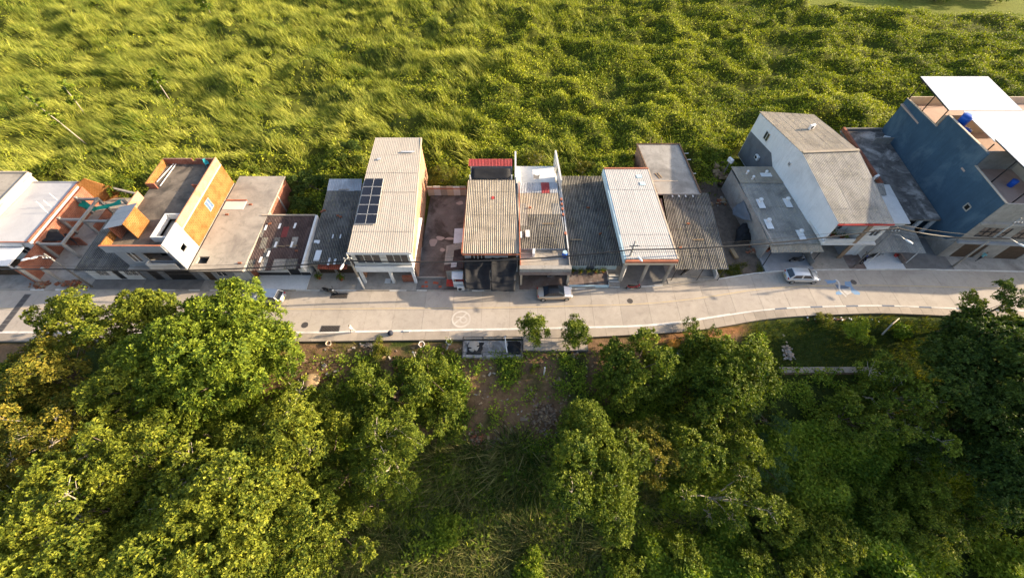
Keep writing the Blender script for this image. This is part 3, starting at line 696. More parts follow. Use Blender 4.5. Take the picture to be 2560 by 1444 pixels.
wall(h, (x1-.2, y1), (x0+.2, y1), -.1, 6.3, m_brick_or, .18); wall(h, (x0, y1), (x0, y0+.28), -.1, 6.3, m_brick_rd, .18); wall(h, (x1, y0+.4), (x1, y1), -.1, 3.0, m_brick_rd, .18)
slab(h, x0, x1-.2, y0-.4, y1, 6.3, 6.5, m_slab_brown, [(-40.6, -39.1, 31.6, 35.0)])
MB().box(x1-.19, y0+3.0, 6.3, x1+.02, y1+.01, 6.5).build('slab_edge', m_cream, h)
wall(h, (x1-.002, y0+3.01), (x1-.002, y1), 6.5, 7.55, m_brick_pk, .14, name='parapet'); wall(h, (x1-.15, y1), (x0+.15, y1), 6.5, 7.3, m_brick_rd, .14, [(2.6, 3.1, 7.0, 7.4)], name='parapet')
wall(h, (x0, y1), (x0, 40.2), 6.5, 7.35, m_brick_or, .14, name='parapet'); wall(h, (x0, 38.6), (x0, 34.2), 6.5, 7.6, m_brick_pk, .14, name='parapet')
wall(h, (x0+.15, 40.2), (x0+1.1, 40.2), 6.5, 7.3, m_brick_rd, .14, name='parapet'); wall(h, (x1-1.2, 40.0), (x1-.15, 40.0), 6.5, 7.3, m_brick_rd, .14, name='parapet')
wall(h, (x0, y0-.5), (x1-.19, y0-.5), 6.3, 7.45, m_greyp, .14, name='parapet'); MB().box(x0, y0-.52, 7.45, x1-.19, y0-.34, 7.5).build('coping', m_terra, h)
wall(h, (x0, 33.0), (x0, y0-.35), 6.5, 7.44, m_brick_or, .14, name='parapet')
for a, b in (((-40.75, 31.45), (-38.75, 31.45)), ((-38.9, 35.15), (-40.75, 35.15)), ((-40.75, 35.0), (-40.75, 31.6))): wall(h, a, b, 6.3, 7.3, m_white, .15, name='light_well_wall')
slab(h, -40.6, -39.1, 31.6, 35.0, 6.1, 6.2, m_conc, name='light_well_floor')
# stair head on the terrace
wall(h, (-42.75, 31.9), (-42.75, 34.6), 6.5, 9.0, m_brick_or, .14, name='stairhead_wall'); wall(h, (-44.9, 34.6), (-42.9, 34.6), 6.5, 8.6, m_brick_rd, .14, name='stairhead_wall', side=-1); wall(h, (-44.9, 34.4), (-44.9, 31.9), 6.5, 8.4, m_brick_rd, .14, name='stairhead_wall', side=1)
corr_roof(h, (-42.5, 31.5, 9.15), (-42.5, 34.9, 9.15), (-45.1, 34.9, 8.5), (-45.1, 31.5, 8.5), 1, 3, m_cor_white, seed=2)
c_ = thing('plastic_chair', 'turquoise plastic chair on the back corner of the brick roof terrace', 'chair', (*W(517, 408, 6.9).xy, 6.5), .6)
MB().box(-.24, -.24, .4, .24, .24, .45).build('seat', m_cyan, c_, local=True); MB().obox((0, .25, .68), (.22, 0, 0), (0, .02, .0), (0, .05, .24)).build('backrest', m_cyan, c_, local=True)
for sx in (-.21, .21):
    for sy in (-.21, .21): MB().bar((sx, sy, .4), (sx*1.15, sy*1.15, 0), .04).build('leg', m_cyan, c_, local=True)
    MB().bar((sx*1.1, -.2, .62), (sx*1.1, .24, .64), .04).build('armrest', m_cyan, c_, local=True)
for k, (a, b, lab) in enumerate([((392, 455), (438, 405), 'long white plastic pipe lying along the left terrace parapet'), ((400, 465), (440, 410), 'second white plastic pipe lying beside the left terrace parapet'), ((455, 405), (500, 403), 'white plastic pipe lying along the back terrace parapet')]):
    mb = MB().tube([W(*a, 6.58), W(*b, 6.58)], .05, 8); tag(mb.build('pipe', m_pvc), lab, 'pipe', 'pipes on the roof terrace')
# ------------------------------------------------------------------ slab roofed house
h = house('low house with bare pale concrete slab roof and red brick right side', -35.2, 38)
ops = [(.6, 1.6, .1, 2.2), (2.2, 3.4, 1.0, 2.1), (4.2, 6.2, .1, 2.3)]
p, q = box_walls(h, -38.4, -32.0, 30.6, 46.2, 2.95, m_greyp, ops, rm=m_brick_rd)
panel_door(h, p, q, ops[0], m_wood, 2); window(h, p, q, ops[1], 2); panel_door(h, p, q, ops[2], m_white, 4)
slab(h, -38.3, -31.9, 29.8, 46.4, 2.95, 3.2, m_conc_lt, [(-37.9, -36.6, 30.9, 32.0)])
for yy in (39.4, 42.6): MB().box(-31.99, yy, 0, -31.93, yy+.3, 2.94).build('column', m_conc, h)
a = W(555, 524, 3.2); b = W(618, 503, 3.2); MB().box(a.x, a.y, 3.201, b.x, b.y, 3.25).build('roof_hatch', surf('pinkish_white_sheet', (.66, .58, .54), (.58, .5, .47)), h)
MB().box(a.x, b.y, 3.2, b.x, b.y+.12, 3.42).build('kerb_upstand', m_terra, h)
for px, py, lab in ((600, 658, 'loose orange brick at the front edge of the pale slab roof'), (568, 537, 'loose orange brick in front of the pinkish hatch on the slab roof'), (627, 512, 'loose orange brick beside the pinkish hatch on the slab roof')):
    c_ = W(px, py, 3.2); tag(MB().box(c_.x-.2, c_.y-.09, 3.2, c_.x+.2, c_.y+.09, 3.36).build('loose_brick', m_brickch), lab, 'brick', 'loose bricks on the slab roof')
# ------------------------------------------------------------------ white house with patched brown roof
h = house('white house with black trim under a patched brown corrugated roof', -28.5, 34.5)
ops = [(.9, 2.3, 1.1, 2.1), (3.9, 5.3, .2, 2.2)]
p, q = box_walls(h, -31.8, -25.3, 31.4, 38.6, 2.7, m_white, ops)
window(h, p, q, ops[0], 2, 1, m_black, m_dark); panel_door(h, p, q, ops[1], m_black, 3); MB().box(-31.8, 31.385, .2, -27.95, 31.399, .75).build('plinth_band', m_black, h); MB().box(-26.45, 31.385, .2, -25.3, 31.399, .75).build('plinth_band', m_black, h)
pr = random.Random(5)
def gm(r, c):
    if r == 3: return pr.choice([m_cor_oxred, m_cor_brown, m_cor_dgry, m_cor_brown])
    return pr.choice([m_cor_brown]*8+[m_cor_dgry]*3+[m_cor_grey])
corr_roof(h, (-31.7, 30.1, 2.78), (-25.2, 30.4, 2.78), (-25.5, 38.7, 3.15), (-32.4, 38.7, 3.15), 5, 9, gm, pitch=.19, seed=3)
wall(h, (-24.85, 30.3), (-25.3, 38.8), 2.3, 3.3, m_white, .28, name='parapet'); wall(h, (-31.9, 30.0), (-32.3, 38.5), 2.6, 3.06, m_greyp, .3, name='parapet'); wall(h, (-25.6, 38.9), (-32.6, 38.9), 2.4, 3.32, m_cream, .14, name='parapet')
for px, py in ((700, 566), (652, 650), (665, 570), (738, 565), (690, 612), (730, 612), (672, 635)):
    a = W(px, py, 3.05); MB().obox((a.x, a.y, 3.14), (.13, 0, 0), (0, .42, .02), (0, 0, .012)).build('patch', m_wmetal, h)
# ------------------------------------------------------------------ narrow house with garage doors
h = house('narrow house with black corrugated roof and two brown garage doors', -22, 38)
ops = [(.35, 2.3, .1, 2.1), (2.6, 4.7, .1, 2.1)]
p, q = box_walls(h, -24.6, -19.5, 31.7, 45.4, 2.75, m_conc_lt, ops); panel_door(h, p, q, ops[0], m_wood, 6, name='garage_door'); panel_door(h, p, q, ops[1], m_wood, 6, name='garage_door')
corr_roof(h, (-24.5, 31.0, 2.85), (-19.6, 31.0, 2.85), (-20.6, 43.4, 3.25), (-25.2, 43.4, 3.25), 6, 6, lambda r, c: m_cor_blk if r < 3 else pr.choice([m_cor_dgry, m_cor_dgry, m_cor_blk]), seed=4)
corr_roof(h, (-25.2, 43.3, 3.3), (-20.6, 43.3, 3.3), (-20.9, 45.6, 3.4), (-25.4, 45.6, 3.4), 1, 5, m_cor_zinc, seed=5)
for px, py, w_, l_ in ((795, 640, .35, .8), (823, 655, .12, .5), (838, 655, .12, .4), (797, 606, .16, .25), (833, 592, .08, .3), (852, 592, .08, .3), (790, 605, .2, .2)):
    a = W(px, py, 2.95); MB().obox((a.x, a.y, a.z+.12), (w_, 0, 0), (0, l_, .03), (0, 0, .012)).build('patch', m_wmetal, h)
mb = MB()
for k in range(14):
    u = k/14; MB().tube([(-23.6+3.6*u+.13, 30.75, 2.36-.12*math.sin(math.pi*u*1.0)), (-23.6+3.6*u+.13, 31.6, 2.62)], [.13, .12], 7).build('clay_tile', m_claytile, h)
MB().box(-24.7, 31.3, 2.2, -19.5, 31.69, 2.5).build('lintel', m_conc, h)
# ------------------------------------------------------------------ two storey house with solar panels
h = house('two storey house with ivory metal roof, solar panels and sunlit brick side', -15, 40)
fx0, fx1, fy, bk = -18.5, -11.75, 30.6, 50.0
wall(h, (fx1, fy+.5), (-12.75, bk), -.1, 6.3, m_brick_pk, .18); wall(h, (-12.95, bk), (-18.9, bk), -.1, 6.1, m_brick_pk, .18); wall(h, (-18.9, bk-.18), (fx0, fy+.5), -.1, 6.25, m_brick_pk, .18)
o2 = [(.45, 3.3, 4.0, 5.8), (4.0, 6.5, 4.0, 5.8)]
wall(h, (fx0, fy-.3), (fx1, fy-.3), 3.0, 6.35, m_white, .16, o2); wall(h, (fx1, fy-.14), (fx1, fy+.5), 3.0, 6.35, m_white, .16); wall(h, (fx0, fy+.5), (fx0, fy-.14), 3.0, 6.35, m_white, .16)
slab(h, fx0, fx1, fy-.45, fy+8, 2.8, 3.0, m_white2, name='floor_slab'); wall(h, (fx0+.2, fy+4.5), (fx1-.2, fy+4.5), 3.0, 6.2, m_cream, .1, name='inner_wall')
for o in o2: window(h, (fx0, fy-.3), (fx1, fy-.3), o, 3, 1, m_white)
wall(h, (fx0, fy-.62), (fx1+.1, fy-.62), 2.75, 3.75, m_white2, .12, name='balcony_wall')
wall(h, (fx0+.3, fy+6), (fx1-.3, fy+6), -.1, 2.8, m_dgrey, .16, [(1.0, 2.2, .1, 2.1)]); panel_door(h, (fx0+.3, fy+6), (fx1-.3, fy+6), (1.0, 2.2, .1, 2.1), m_wood, 2)
for xx in (fx0+.05, -14.9, fx1-.4): MB().box(xx, fy-.4, 0, xx+.3, fy-.1, 2.8).build('column', m_white2, h)
MB().box(-13.6, fy-.2, .1, -12.0, fy+.15, 1.1).build('brick_stub', m_brick_rd, h)
corr_roof(h, (-18.35, 29.75, 6.62), (-11.2, 29.75, 6.62), (-11.9, 39.5, 6.66), (-18.75, 39.5, 6.66), 3, 7, m_cor_beige, pitch=.24, amp=.010, seed=6)
corr_roof(h, (-18.75, 39.4, 6.70), (-11.9, 39.4, 6.70), (-12.6, 50.5, 6.5), (-19.05, 50.5, 6.5), 3, 7, m_cor_beige, pitch=.24, amp=.010, seed=7)
MB().box(-18.5, 29.72, 6.3, -11.2, 29.82, 6.56).build('gutter', m_wmetal, h); MB().obox(((-11.25-12.65)/2, 40.1, 6.5), (.7, -10.3, 0), (.09, .006, 0), (0, 0, .1)).build('barge_board', m_cream, h)
st = thing('solar_array', 'array of ten black solar panels on the ivory metal roof', 'solar panels', (-17.4, 37.8, 6.7))
FLs, FRs, BRs, BLs = V((-18.35, 33.9, 6.8)), V((-15.85, 33.9, 6.8)), V((-16.3, 41.7, 6.86)), V((-18.65, 41.7, 6.86))
t_ = NT('solar_cell'); bt = t_.new('ShaderNodeTexBrick'); bt.offset = 0; t_.l(t_.co(), bt.inputs['Vector']); bt.inputs['Color1'].default_value = (.006, .008, .016, 1); bt.inputs['Color2'].default_value = (.008, .010, .02, 1); bt.inputs['Mortar'].default_value = (.035, .04, .055, 1); bt.inputs['Scale'].default_value = 1; bt.inputs['Mortar Size'].default_value = .012; bt.inputs['Brick Width'].default_value = .2; bt.inputs['Row Height'].default_value = .2
m_solar = t_.done(bt.outputs[0], .35, 0, .35)
Ps = lambda s, u: (FLs*(1-s)+FRs*s)*(1-u)+(BLs*(1-s)+BRs*s)*u
for r in range(5):
    for c in range(2):
        q4 = [Ps(c/2+a, r/5+b) for a, b in ((.01, .006), (.49, .006), (.49, .194), (.01, .194))]
        f = MB().prism([p.xy for p in q4], [p.z for p in q4], [p.z+.05 for p in q4]).build('solar_panel', m_wmetal, st)
        ce = sum(q4, V())/4; q5 = [ce+(p-ce)*.982 for p in q4]; MB().face([V((p.x, p.y, p.z+.054)) for p in q5]).build('cells', m_solar, f)
for s in (.12, .38, .62, .88): MB().bar(Ps(s, .01)+V((0, 0, -.04)), Ps(s, .99)+V((0, 0, -.04)), .05).build('rail', m_steel, st)
for px, py, w_, l_ in ((1020, 381, .9, .16), (948, 399, .25, .2)):
    a = W(px, py, 6.62); MB().obox((a.x, a.y, 6.74), (w_, 0, 0), (0, l_, 0), (0, 0, .015)).build('roof_light', m_cor_zinc, h)
# ------------------------------------------------------------------ patio plot
h = house('open stained concrete patio with low back wall and small corrugated sheds', -9, 38, 'patio', 'patio')
for k in range(6):
    xx = -12.2+k*.94; wall(h, (xx, 45.9), (xx+.92, 45.9), 0, 1.7+.06*(k % 2), [m_cream, m_white, m_conc_lt][k % 3], .1, name='wall_panel')
MB().box(-12.3, 45.82, 1.3, -6.6, 45.89, 1.4).build('rail', m_terra, h); wall(h, (-11.9, 30.95), (-8.4, 30.95), 0, .35, m_conc, .12, name='low_wall')
m_pl = surf('pale_plaster_patch', (.46, .41, .39), (.38, .34, .32))
for k, (px, py, rx, ry) in enumerate([(1083, 607, .5, .8), (1100, 596, .55, .4), (1106, 625, .35, .3), (1125, 597, .7, .2), (1150, 508, .5, .35)]):
    a = W(px, py); mb = MB(); mb.face([(a.x+rx*(1+.2*math.sin(3*t+k))*math.cos(t), a.y+ry*(1+.2*math.cos(2*t+k))*math.sin(t), .066+.001*k) for t in [i*.4488 for i in range(14)]]); mb.build('plaster_patch', m_pl, h)
for r in range(3):
    for c in range(6):
        MB().box(-8.2+c*.36, 29.75+r*.4, .06, -8.2+c*.36+.33, 29.75+r*.4+.37, .085).build('floor_tile', m_redp if (r+c) % 4 else m_claytile, h)
for px, py in ((1066, 706), (1087, 707), (1093, 708), (1058, 716), (1067, 716), (1101, 717)):
    a = W(px, py); MB().box(a.x-.2, a.y-.16, .06, a.x+.16, a.y+.15, .082).build('floor_tile', m_claytile, h)
s_ = house('small lean to shed with weathered corrugated roof against the grey house', -7, 33, 'shed', 'shed')
corr_roof(s_, (-8.3, 34.6, 2.05), (-8.3, 30.55, 2.05), (-5.95, 30.7, 2.45), (-6.05, 34.9, 2.45), 2, 4, [m_cor_grey, m_cor_brown, m_cor_dgry], pitch=.2, seed=8)
wall(s_, (-8.1, 34.4), (-8.1, 30.8), 0, 1.95, m_conc_lt, .1); wall(s_, (-8.0, 30.8), (-6, 30.8), 0, 2.0, m_conc, .1)
MB().prism([(-7.45, 34.95), (-6.12, 34.95), (-6.15, 37.5), (-7.5, 37.45)], 2.15, 2.2).build('sheet_roof', m_white2, s_); wall(s_, (-7.3, 37.3), (-7.3, 35.0), 0, 2.14, m_white2, .1); wall(s_, (-6.2, 37.35), (-7.2, 37.35), 0, 2.14, m_white2, .1)
MB().prism([(-7.25, 29.5), (-5.95, 29.45), (-5.95, 30.65), (-7.35, 30.65)], 1.95, 2.0).build('sheet_roof', m_white2, s_); MB().box(-7.2, 29.6, .06, -7.1, 30.6, 1.95).build('post_wall', m_white2, s_); MB().box(-7.1, 29.6, .06, -6.0, 29.7, 1.2).build('post_wall', m_white2, s_)
MB().obox((-7.1, 31.4, 2.36), (.35, 0, .06), (0, .4, 0), (-.003, 0, .02)).build('roof_hatch', m_steel, s_)
ac_unit((-6.3, 29.25, .06), .1, 'white air conditioner standing on the red tiles of the patio')
# ------------------------------------------------------------------ grey house with shade cloth
h = house('grey fronted house under a pale corrugated roof with black shade cloth in front', -2.5, 38)
ops = [(.7, 2.5, 2.6, 3.7), (3.4, 5.1, .1, 2.2), (5.2, 6.3, 2.2, 3.8)]
p, q = box_walls(h, -5.75, .75, 32.0, 43.7, 4.35, m_greyp, ops); window(h, p, q, ops[0], 4, 1, m_white, m_dark); panel_door(h, p, q, ops[1], m_wood, 3); window(h, p, q, ops[2], 1, 1, m_white, m_dark)
corr_roof(h, (-5.8, 31.4, 4.5), (.85, 31.4, 4.5), (.45, 43.8, 4.72), (-5.85, 43.8, 4.72), 6, 7, m_cor_tan, pitch=.222, amp=.034, seed=9)
MB().box(-5.85, 31.28, 4.25, .9, 31.38, 4.42).build('eave_band', m_terra, h); MB().box(.87, 31.4, 4.3, 1.0, 43.7, 4.72).build('side_coping', m_terra, h); MB().box(-5.98, 31.4, 4.3, -5.88, 43.7, 4.6).build('side_coping', m_terra, h)
MB().box(-2.65, 40.2, 4.75, -2.3, 40.7, 4.77).build('red_patch', m_redp, h)
for xx in (-5.7, -.1):
    for yy in (44.0, 46.4): MB().box(xx, yy, 0, xx+.15, yy+.15, 5.35).build('post', m_wmetal, h)
wall(h, (-5.6, 44.1), (-5.6, 46.4), 0, 4.8, m_white, .1, side=-1); wall(h, (-.1, 46.5), (-5.5, 46.5), 0, 5.2, m_greyp, .1); slab(h, -5.6, 0, 43.9, 46.5, 4.2, 4.35, m_conc, name='terrace_slab')
corr_roof(h, (-5.85, 45.8, 5.42), (.05, 45.8, 5.42), (.05, 46.9, 5.75), (-5.85, 46.9, 5.75), 1, 5, m_cor_red, seed=10)
cloth('mesh_screen', 'black mesh screen hung under the red roof strip behind the pale roof', 'mesh screen', [(-5.5, 44.1, 4.75), (-.2, 44.1, 4.75), (-.2, 45.5, 5.3), (-5.5, 45.5, 5.3)], m_tarp, .12, seed=7, wr=.05)
cloth('shade_cloth', 'black shade cloth awning with folded lower edge left of the seam', 'shade cloth', [(-5.5, 27.95, 2.35), (-2.55, 27.6, 2.4), (-2.6, 31.9, 3.1), (-5.75, 31.9, 3.05)], m_tarp, .3, 14, 8, .16)
cloth('shade_cloth', 'black shade cloth awning next to the concrete balcony house', 'shade cloth', [(-2.5, 27.55, 2.4), (.35, 27.45, 2.4), (.6, 31.9, 3.2), (-2.55, 31.9, 3.1)], m_tarp, .28, 14, 9, .12)
for k, xx in enumerate((-5.45, -2.5, .3)): tag(MB().tube([(xx, 28.95 if k else 29.1, 0), (xx, 28.9, 2.75)], .035, 8).build('awning_post', m_steel), ['thin steel post at the patio side of the black shade cloths', 'thin steel post at the seam of the black shade cloths', 'thin steel post at the balcony side of the black shade cloths'][k], 'post', 'posts of the shade cloths')
# ------------------------------------------------------------------ house with concrete balcony porch
h = house('house with mixed corrugated roof, white rear slab and concrete balcony porch', 4, 38)
ops = [(.5, 2.6, .1, 2.2), (3.2, 5.4, .9, 2.2)]
p, q = box_walls(h, 1.0, 6.6, 33.4, 43.6, 3.2, m_white2, ops); panel_door(h, p, q, ops[0], m_white, 4); window(h, p, q, ops[1], 3)
def lm(r, c):
    if r == 5: return m_cor_red if c == 3 else m_cor_zinc
    if r >= 3: return m_cor_tan if r == 4 or (r == 3 and c in (1, 2, 3)) else m_cor_grey
    if r == 2 and c == 0: return m_cor_grey
    return m_cor_blk
corr_roof(h, (1.05, 33.1, 3.3), (6.6, 33.1, 3.3), (6.15, 44.6, 3.62), (.6, 44.6, 3.62), 6, 5, lm, seed=11)
for px, py, w_, l_ in ((1319, 585, .25, .55), (1303, 588, .1, .5)):
    a = W(px, py, 3.45); MB().obox((a.x, a.y, 3.58), (w_, 0, 0), (0, l_, .02), (0, 0, .012)).build('patch', m_wmetal, h)
slab(h, .5, 6.0, 44.65, 48.2, 3.2, 3.45, m_white, name='rear_slab'); wall(h, (.6, 48.1), (.6, 44.7), 0, 3.2, m_white, .15); wall(h, (5.9, 48.1), (.7, 48.1), 0, 3.19, m_white, .15); wall(h, (5.95, 44.7), (5.95, 48.1), 0, 3.18, m_white, .15)
wall(h, (.38, 49.4), (.38, 44.0), 0, 5.1, m_white, .22, name='side_wall'); wall(h, (6.45, 43.4), (6.05, 49.6), 2.0, 5.1, m_white, .22, [(2.6, 4.6, 2.4, 4.6)], name='side_wall', side=-1)
MB().box(6.05, 49.2, 0, 6.27, 49.5, 2.0).build('side_wall_foot', m_white, h); MB().box(6.2, 43.4, 0, 6.4, 43.7, 2.0).build('side_wall_foot', m_white, h)
MB().face([(a, b, 3.456) for a, b in ((3.0, 45.6), (3.7, 45.5), (3.9, 46.4), (3.5, 46.2), (3.0, 46.5))]).build('roof_stain', m_conc_dk, h)
slab(h, .95, 7.0, 29.95, 33.3, 2.55, 2.8, m_conc_lt, name='balcony_slab'); wall(h, (.9, 29.9), (7.05, 29.9), 2.8, 3.45, m_conc, .55, name='balcony_wall'); MB().box(.88, 29.8, 2.35, 7.07, 29.895, 2.85).build('stone_fascia', m_stone, h)
wall(h, (.95, 33.2), (.95, 30.46), 2.8, 3.3, m_terra, .12, name='balcony_wall', side=1); wall(h, (6.98, 30.46), (6.98, 33.2), 2.8, 3.2, m_conc, .12, name='balcony_wall')
for xx in (.98, 6.72): MB().box(xx, 29.95, .05, xx+.26, 30.2, 2.55).build('column', m_cream, h)
ac_unit((2.65, 32.6, 2.8), 1.5, 'white air conditioner on the concrete balcony under the black roof')
bb = thing('water_barrel', 'blue plastic barrel in the corner of the concrete balcony', 'barrel', (6.4, 32.3, 2.8)); MB().lathe([(.27, 0), (.31, .2), (.31, .6), (.27, .8)], (0, 0, 0), 14).build('body', m_blueplast, bb, True, True); MB().lathe([(.28, .8), (.28, .86)], (0, 0, 0), 14).build('lid', m_lblue, bb, local=True)
# ------------------------------------------------------------------ black roofed house with stone terrace
m_mint = surf('mint_white_paint', (.60, .70, .68), (.52, .62, .6), None)
h = house('low house with broad black corrugated roof above a stone terrace', 10, 38)
ops = [(.9, 1.7, 1.1, 2.0), (2.2, 3.2, .3, 2.2), (3.6, 4.4, 1.1, 2.0)]
p, q = box_walls(h, 7.2, 13.2, 32.2, 46.2, 2.65, m_mint, ops); window(h, p, q, ops[0], 2, 2, m_white); window(h, p, q, ops[2], 2, 2, m_white); panel_door(h, p, q, ops[1], m_dgrey, 2)
corr_roof(h, (7.05, 30.9, 2.72), (13.3, 30.9, 2.72), (13.15, 46.5, 3.1), (6.65, 46.5, 3.1), 8, 6, lambda r, c: m_cor_blk, pitch=.235, amp=.044, seed=12)
wall(h, (6.75, 46.4), (7.0, 33.2), 2.4, 3.25, m_white, .16, name='parapet', side=-1)
for py in (500, 512, 524, 538, 585): a = W(1403+(py-500)*.12, py, 3.2); MB().box(a.x-.12, a.y-.2, 3.26, a.x+.14, a.y+.2, 3.42).build('loose_block', m_terra, h)
MB().box(7.1, 29.55, 0, 12.0, 29.72, .42).build('plinth', m_lblue, h)
rs = random.Random(3)
for r in range(4):
    for c in range(8):
        xx = 7.12+c*.61; yy = 29.75+r*.6; MB().box(xx, yy, .28, xx+.59, yy+.58, .33+rs.uniform(0, .012)).build('stone_tile', m_stone, h)
for k in range(5): MB().box(12.1, 29.55+k*.34, .0, 13.35, 29.55+(k+1)*.34-.003, .12+.12*k).build('step', m_conc, h); MB().box(12.1, 29.55+k*.34, .121+.12*k, 13.35, 29.55+k*.34+.12, .135+.12*k).build('step_nosing', m_white, h)
wall(h, (12.02, 29.5), (12.02, 32.2), 0, .5, m_greyp, .06, side=1)
# ------------------------------------------------------------------ tall carport house
h = house('tall carport house with white ribbed metal roof and terracotta front beam', 16, 38)
wall(h, (13.35, 45.4), (13.35, 33.4), -.1, 4.85, m_brick_pk, .16, side=1); wall(h, (19.0, 33.4), (18.5, 45.4), -.1, 4.85, m_brick_rd, .16); wall(h, (18.4, 45.5), (12.9, 45.5), -.1, 4.85, m_brick_pk, .16); wall(h, (13.5, 37.5), (18.7, 37.5), -.1, 4.8, m_dgrey, .14, [(1.0, 2.0, .1, 2.2), (3.2, 4.6, .1, 2.2)])
corr_roof(h, (13.2, 30.15, 5.02), (19.0, 30.15, 5.02), (18.25, 45.3, 5.3), (12.5, 45.3, 5.3), 4, 6, m_cor_white, pitch=.25, amp=.010, seed=13)
MB().box(13.1, 29.85, 4.62, 19.15, 30.12, 4.95).build('front_beam', m_terra, h); MB().box(13.12, 29.88, 4.25, 19.13, 30.11, 4.61).build('front_lintel', m_cream, h)
MB().obox(((13.1+12.4)/2, 37.8, 4.7), (.35, -7.6, -.13), (.13, 0, 0), (0, 0, .45)).build('side_flashing', m_lblue, h); MB().obox(((19.15+18.4)/2, 37.8, 4.85), (.375, -7.6, -.13), (.09, 0, 0), (0, 0, .35)).build('side_flashing', m_cream, h); MB().box(12.45, 45.32, 5.0, 18.4, 45.52, 5.45).build('rear_coping', m_terra, h)
for xx in (13.25, 15.95, 18.8): MB().box(xx, 30.3, 0, xx+.3, 30.6, 4.25).build('column', m_conc_lt, h)
for px, py in ((1597, 443), (1606, 461)): a = W(px, py, 5.2); MB().box(a.x-.35, a.y-.3, 5.33, a.x+.35, a.y+.3, 5.36).build('skylight', m_lblue, h)
# ------------------------------------------------------------------ slab house with dark porch roof
h = house('house with bare concrete rear slab and dark ribbed porch roof beside the dirt yard', 22.5, 40)
wall(h, (18.7, 53.0), (19.6, 43.2), -.1, 3.2, m_brick_pk, .16, side=1); wall(h, (25.4, 43.2), (24.8, 53.0), -.1, 3.2, m_brick_pk, .16); wall(h, (24.6, 53.1), (18.8, 53.1), -.1, 3.2, m_brick_pk, .16)
MB().prism([(19.55, 42.6), (25.5, 42.6), (24.95, 53.3), (18.6, 53.2)], 3.2, 3.42).build('roof_slab', m_conc, h)
MB().obox((25.22, 48, 3.48), (-.275, 5.3, 0), (.09, .005, 0), (0, 0, .09)).build('slab_lip', m_soil, h); MB().obox((19.08, 48, 3.48), (-.475, 5.2, 0), (.09, .005, 0), (0, 0, .09)).build('slab_lip', m_soil, h); MB().box(18.8, 53.1, 3.42, 24.9, 53.28, 3.55).build('slab_lip', m_soil, h)
for k, yy in enumerate((51.2, 49.8, 46.8)): MB().tube([(25.0, yy, 3.3), (25.9, yy, 3.35)], .05, 8).build('drain_spout', m_pvc, h)
for xx in (20.6, 22.2): MB().tube([(xx, 53.2, 3.5), (xx-.05, 53.6, 4.3)], .04, 6).build('rebar_stub', m_timber, h)
for k, (a, b, lab) in enumerate([((1638, 433), (1650, 446), 'short timber lying on the bare concrete slab'), ((1644, 432), (1655, 444), 'second short timber lying on the bare concrete slab'), ((1630, 452), (1694, 452), 'long pale plank lying across the bare concrete slab')]):
    tag(MB().bar(W(*a, 3.46), W(*b, 3.46), .12, .06).build('plank', m_timber if k < 2 else m_cream), lab, 'plank', 'planks on the bare slab')
ops = [(1.0, 2.2, .1, 2.1), (3.2, 4.6, .9, 2.0)]
wall(h, (19.8, 34.0), (26.0, 34.0), -.1, 2.8, m_greyp, .15, ops); panel_door(h, (19.8, 34), (26, 34), ops[0], m_wood, 2); window(h, (19.8, 34), (26, 34), ops[1], 2); wall(h, (26.0, 34.16), (26.3, 42.8), -.1, 2.85, m_conc, .15); wall(h, (20.2, 42.4), (19.8, 34.16), -.1, 2.8, m_conc, .15)
corr_roof(h, (19.65, 30.35, 2.75), (25.95, 30.35, 2.75), (26.6, 43.0, 3.18), (20.5, 43.0, 3.18), 6, 6, lambda r, c: m_cor_blk if r == 5 else m_cor_dgry, pitch=.22, amp=.04, seed=14)
for py, px in ((403, 1680), (403, 1696), (403, 1713), (403, 1731)): a = W(px, 490, 3.1); MB().box(a.x-.08, a.y-.3, 3.2, a.x+.08, a.y+.2, 3.24).build('patch', m_wmetal, h)
for xx in (20.0, 23.2, 25.8): MB().tube([(xx, 30.7, .05), (xx, 30.7, 2.72)], .045, 8).build('post', m_black, h)
wall(h, (25.6, 31.0), (25.7, 33.9), 0, .9, m_white, .1, name='side_rail'); wall(h, (22.6, 31.05), (25.5, 31.05), 0, .28, m_conc_lt, .1, name='low_wall')
# ------------------------------------------------------------------ grey house with roof vents
h = house('small grey plastered house with four large white roof vents and front awning', 35, 40)
ops = [(.7, 1.9, .1, 2.1), (3.2, 5.0, .8, 2.0)]
wall(h, (32.4, 36.3), (38.1, 36.3), -.1, 3.2, m_white, .15, ops); panel_door(h, (32.4, 36.3), (38.1, 36.3), ops[0], m_wood, 2); window(h, (32.4, 36.3), (38.1, 36.3), ops[1], 3)
wall(h, (31.0, 47.4), (32.2, 34.2), -.1, 3.4, m_conc, .16, side=1); wall(h, (37.4, 47.5), (31.1, 47.5), -.1, 3.6, m_conc, .16); wall(h, (38.3, 36.4), (37.6, 47.4), -.1, 3.4, m_conc, .16)
corr_roof(h, (32.05, 33.9, 3.05), (38.3, 34.2, 3.05), (38.1, 44.5, 3.65), (31.2, 44.5, 3.65), 5, 7, m_cor_grey, pitch=.2, amp=.016, seed=15)
corr_roof(h, (31.2, 44.4, 3.72), (38.1, 44.4, 3.72), (37.6, 47.7, 3.8), (30.9, 47.7, 3.8), 1, 6, m_cor_tan, pitch=.2, amp=.014, seed=16)
corr_roof(h, (32.2, 33.1, 2.5), (38.75, 33.25, 2.5), (38.4, 34.5, 2.98), (32.1, 34.25, 2.98), 1, 7, m_cor_tan, pitch=.2, amp=.02, seed=17)
MB().obox((38.05, 40.5, 3.55), (-.35, 6.6, .12), (.16, 0, 0), (0, 0, .16)).build('flashing', m_white, h)
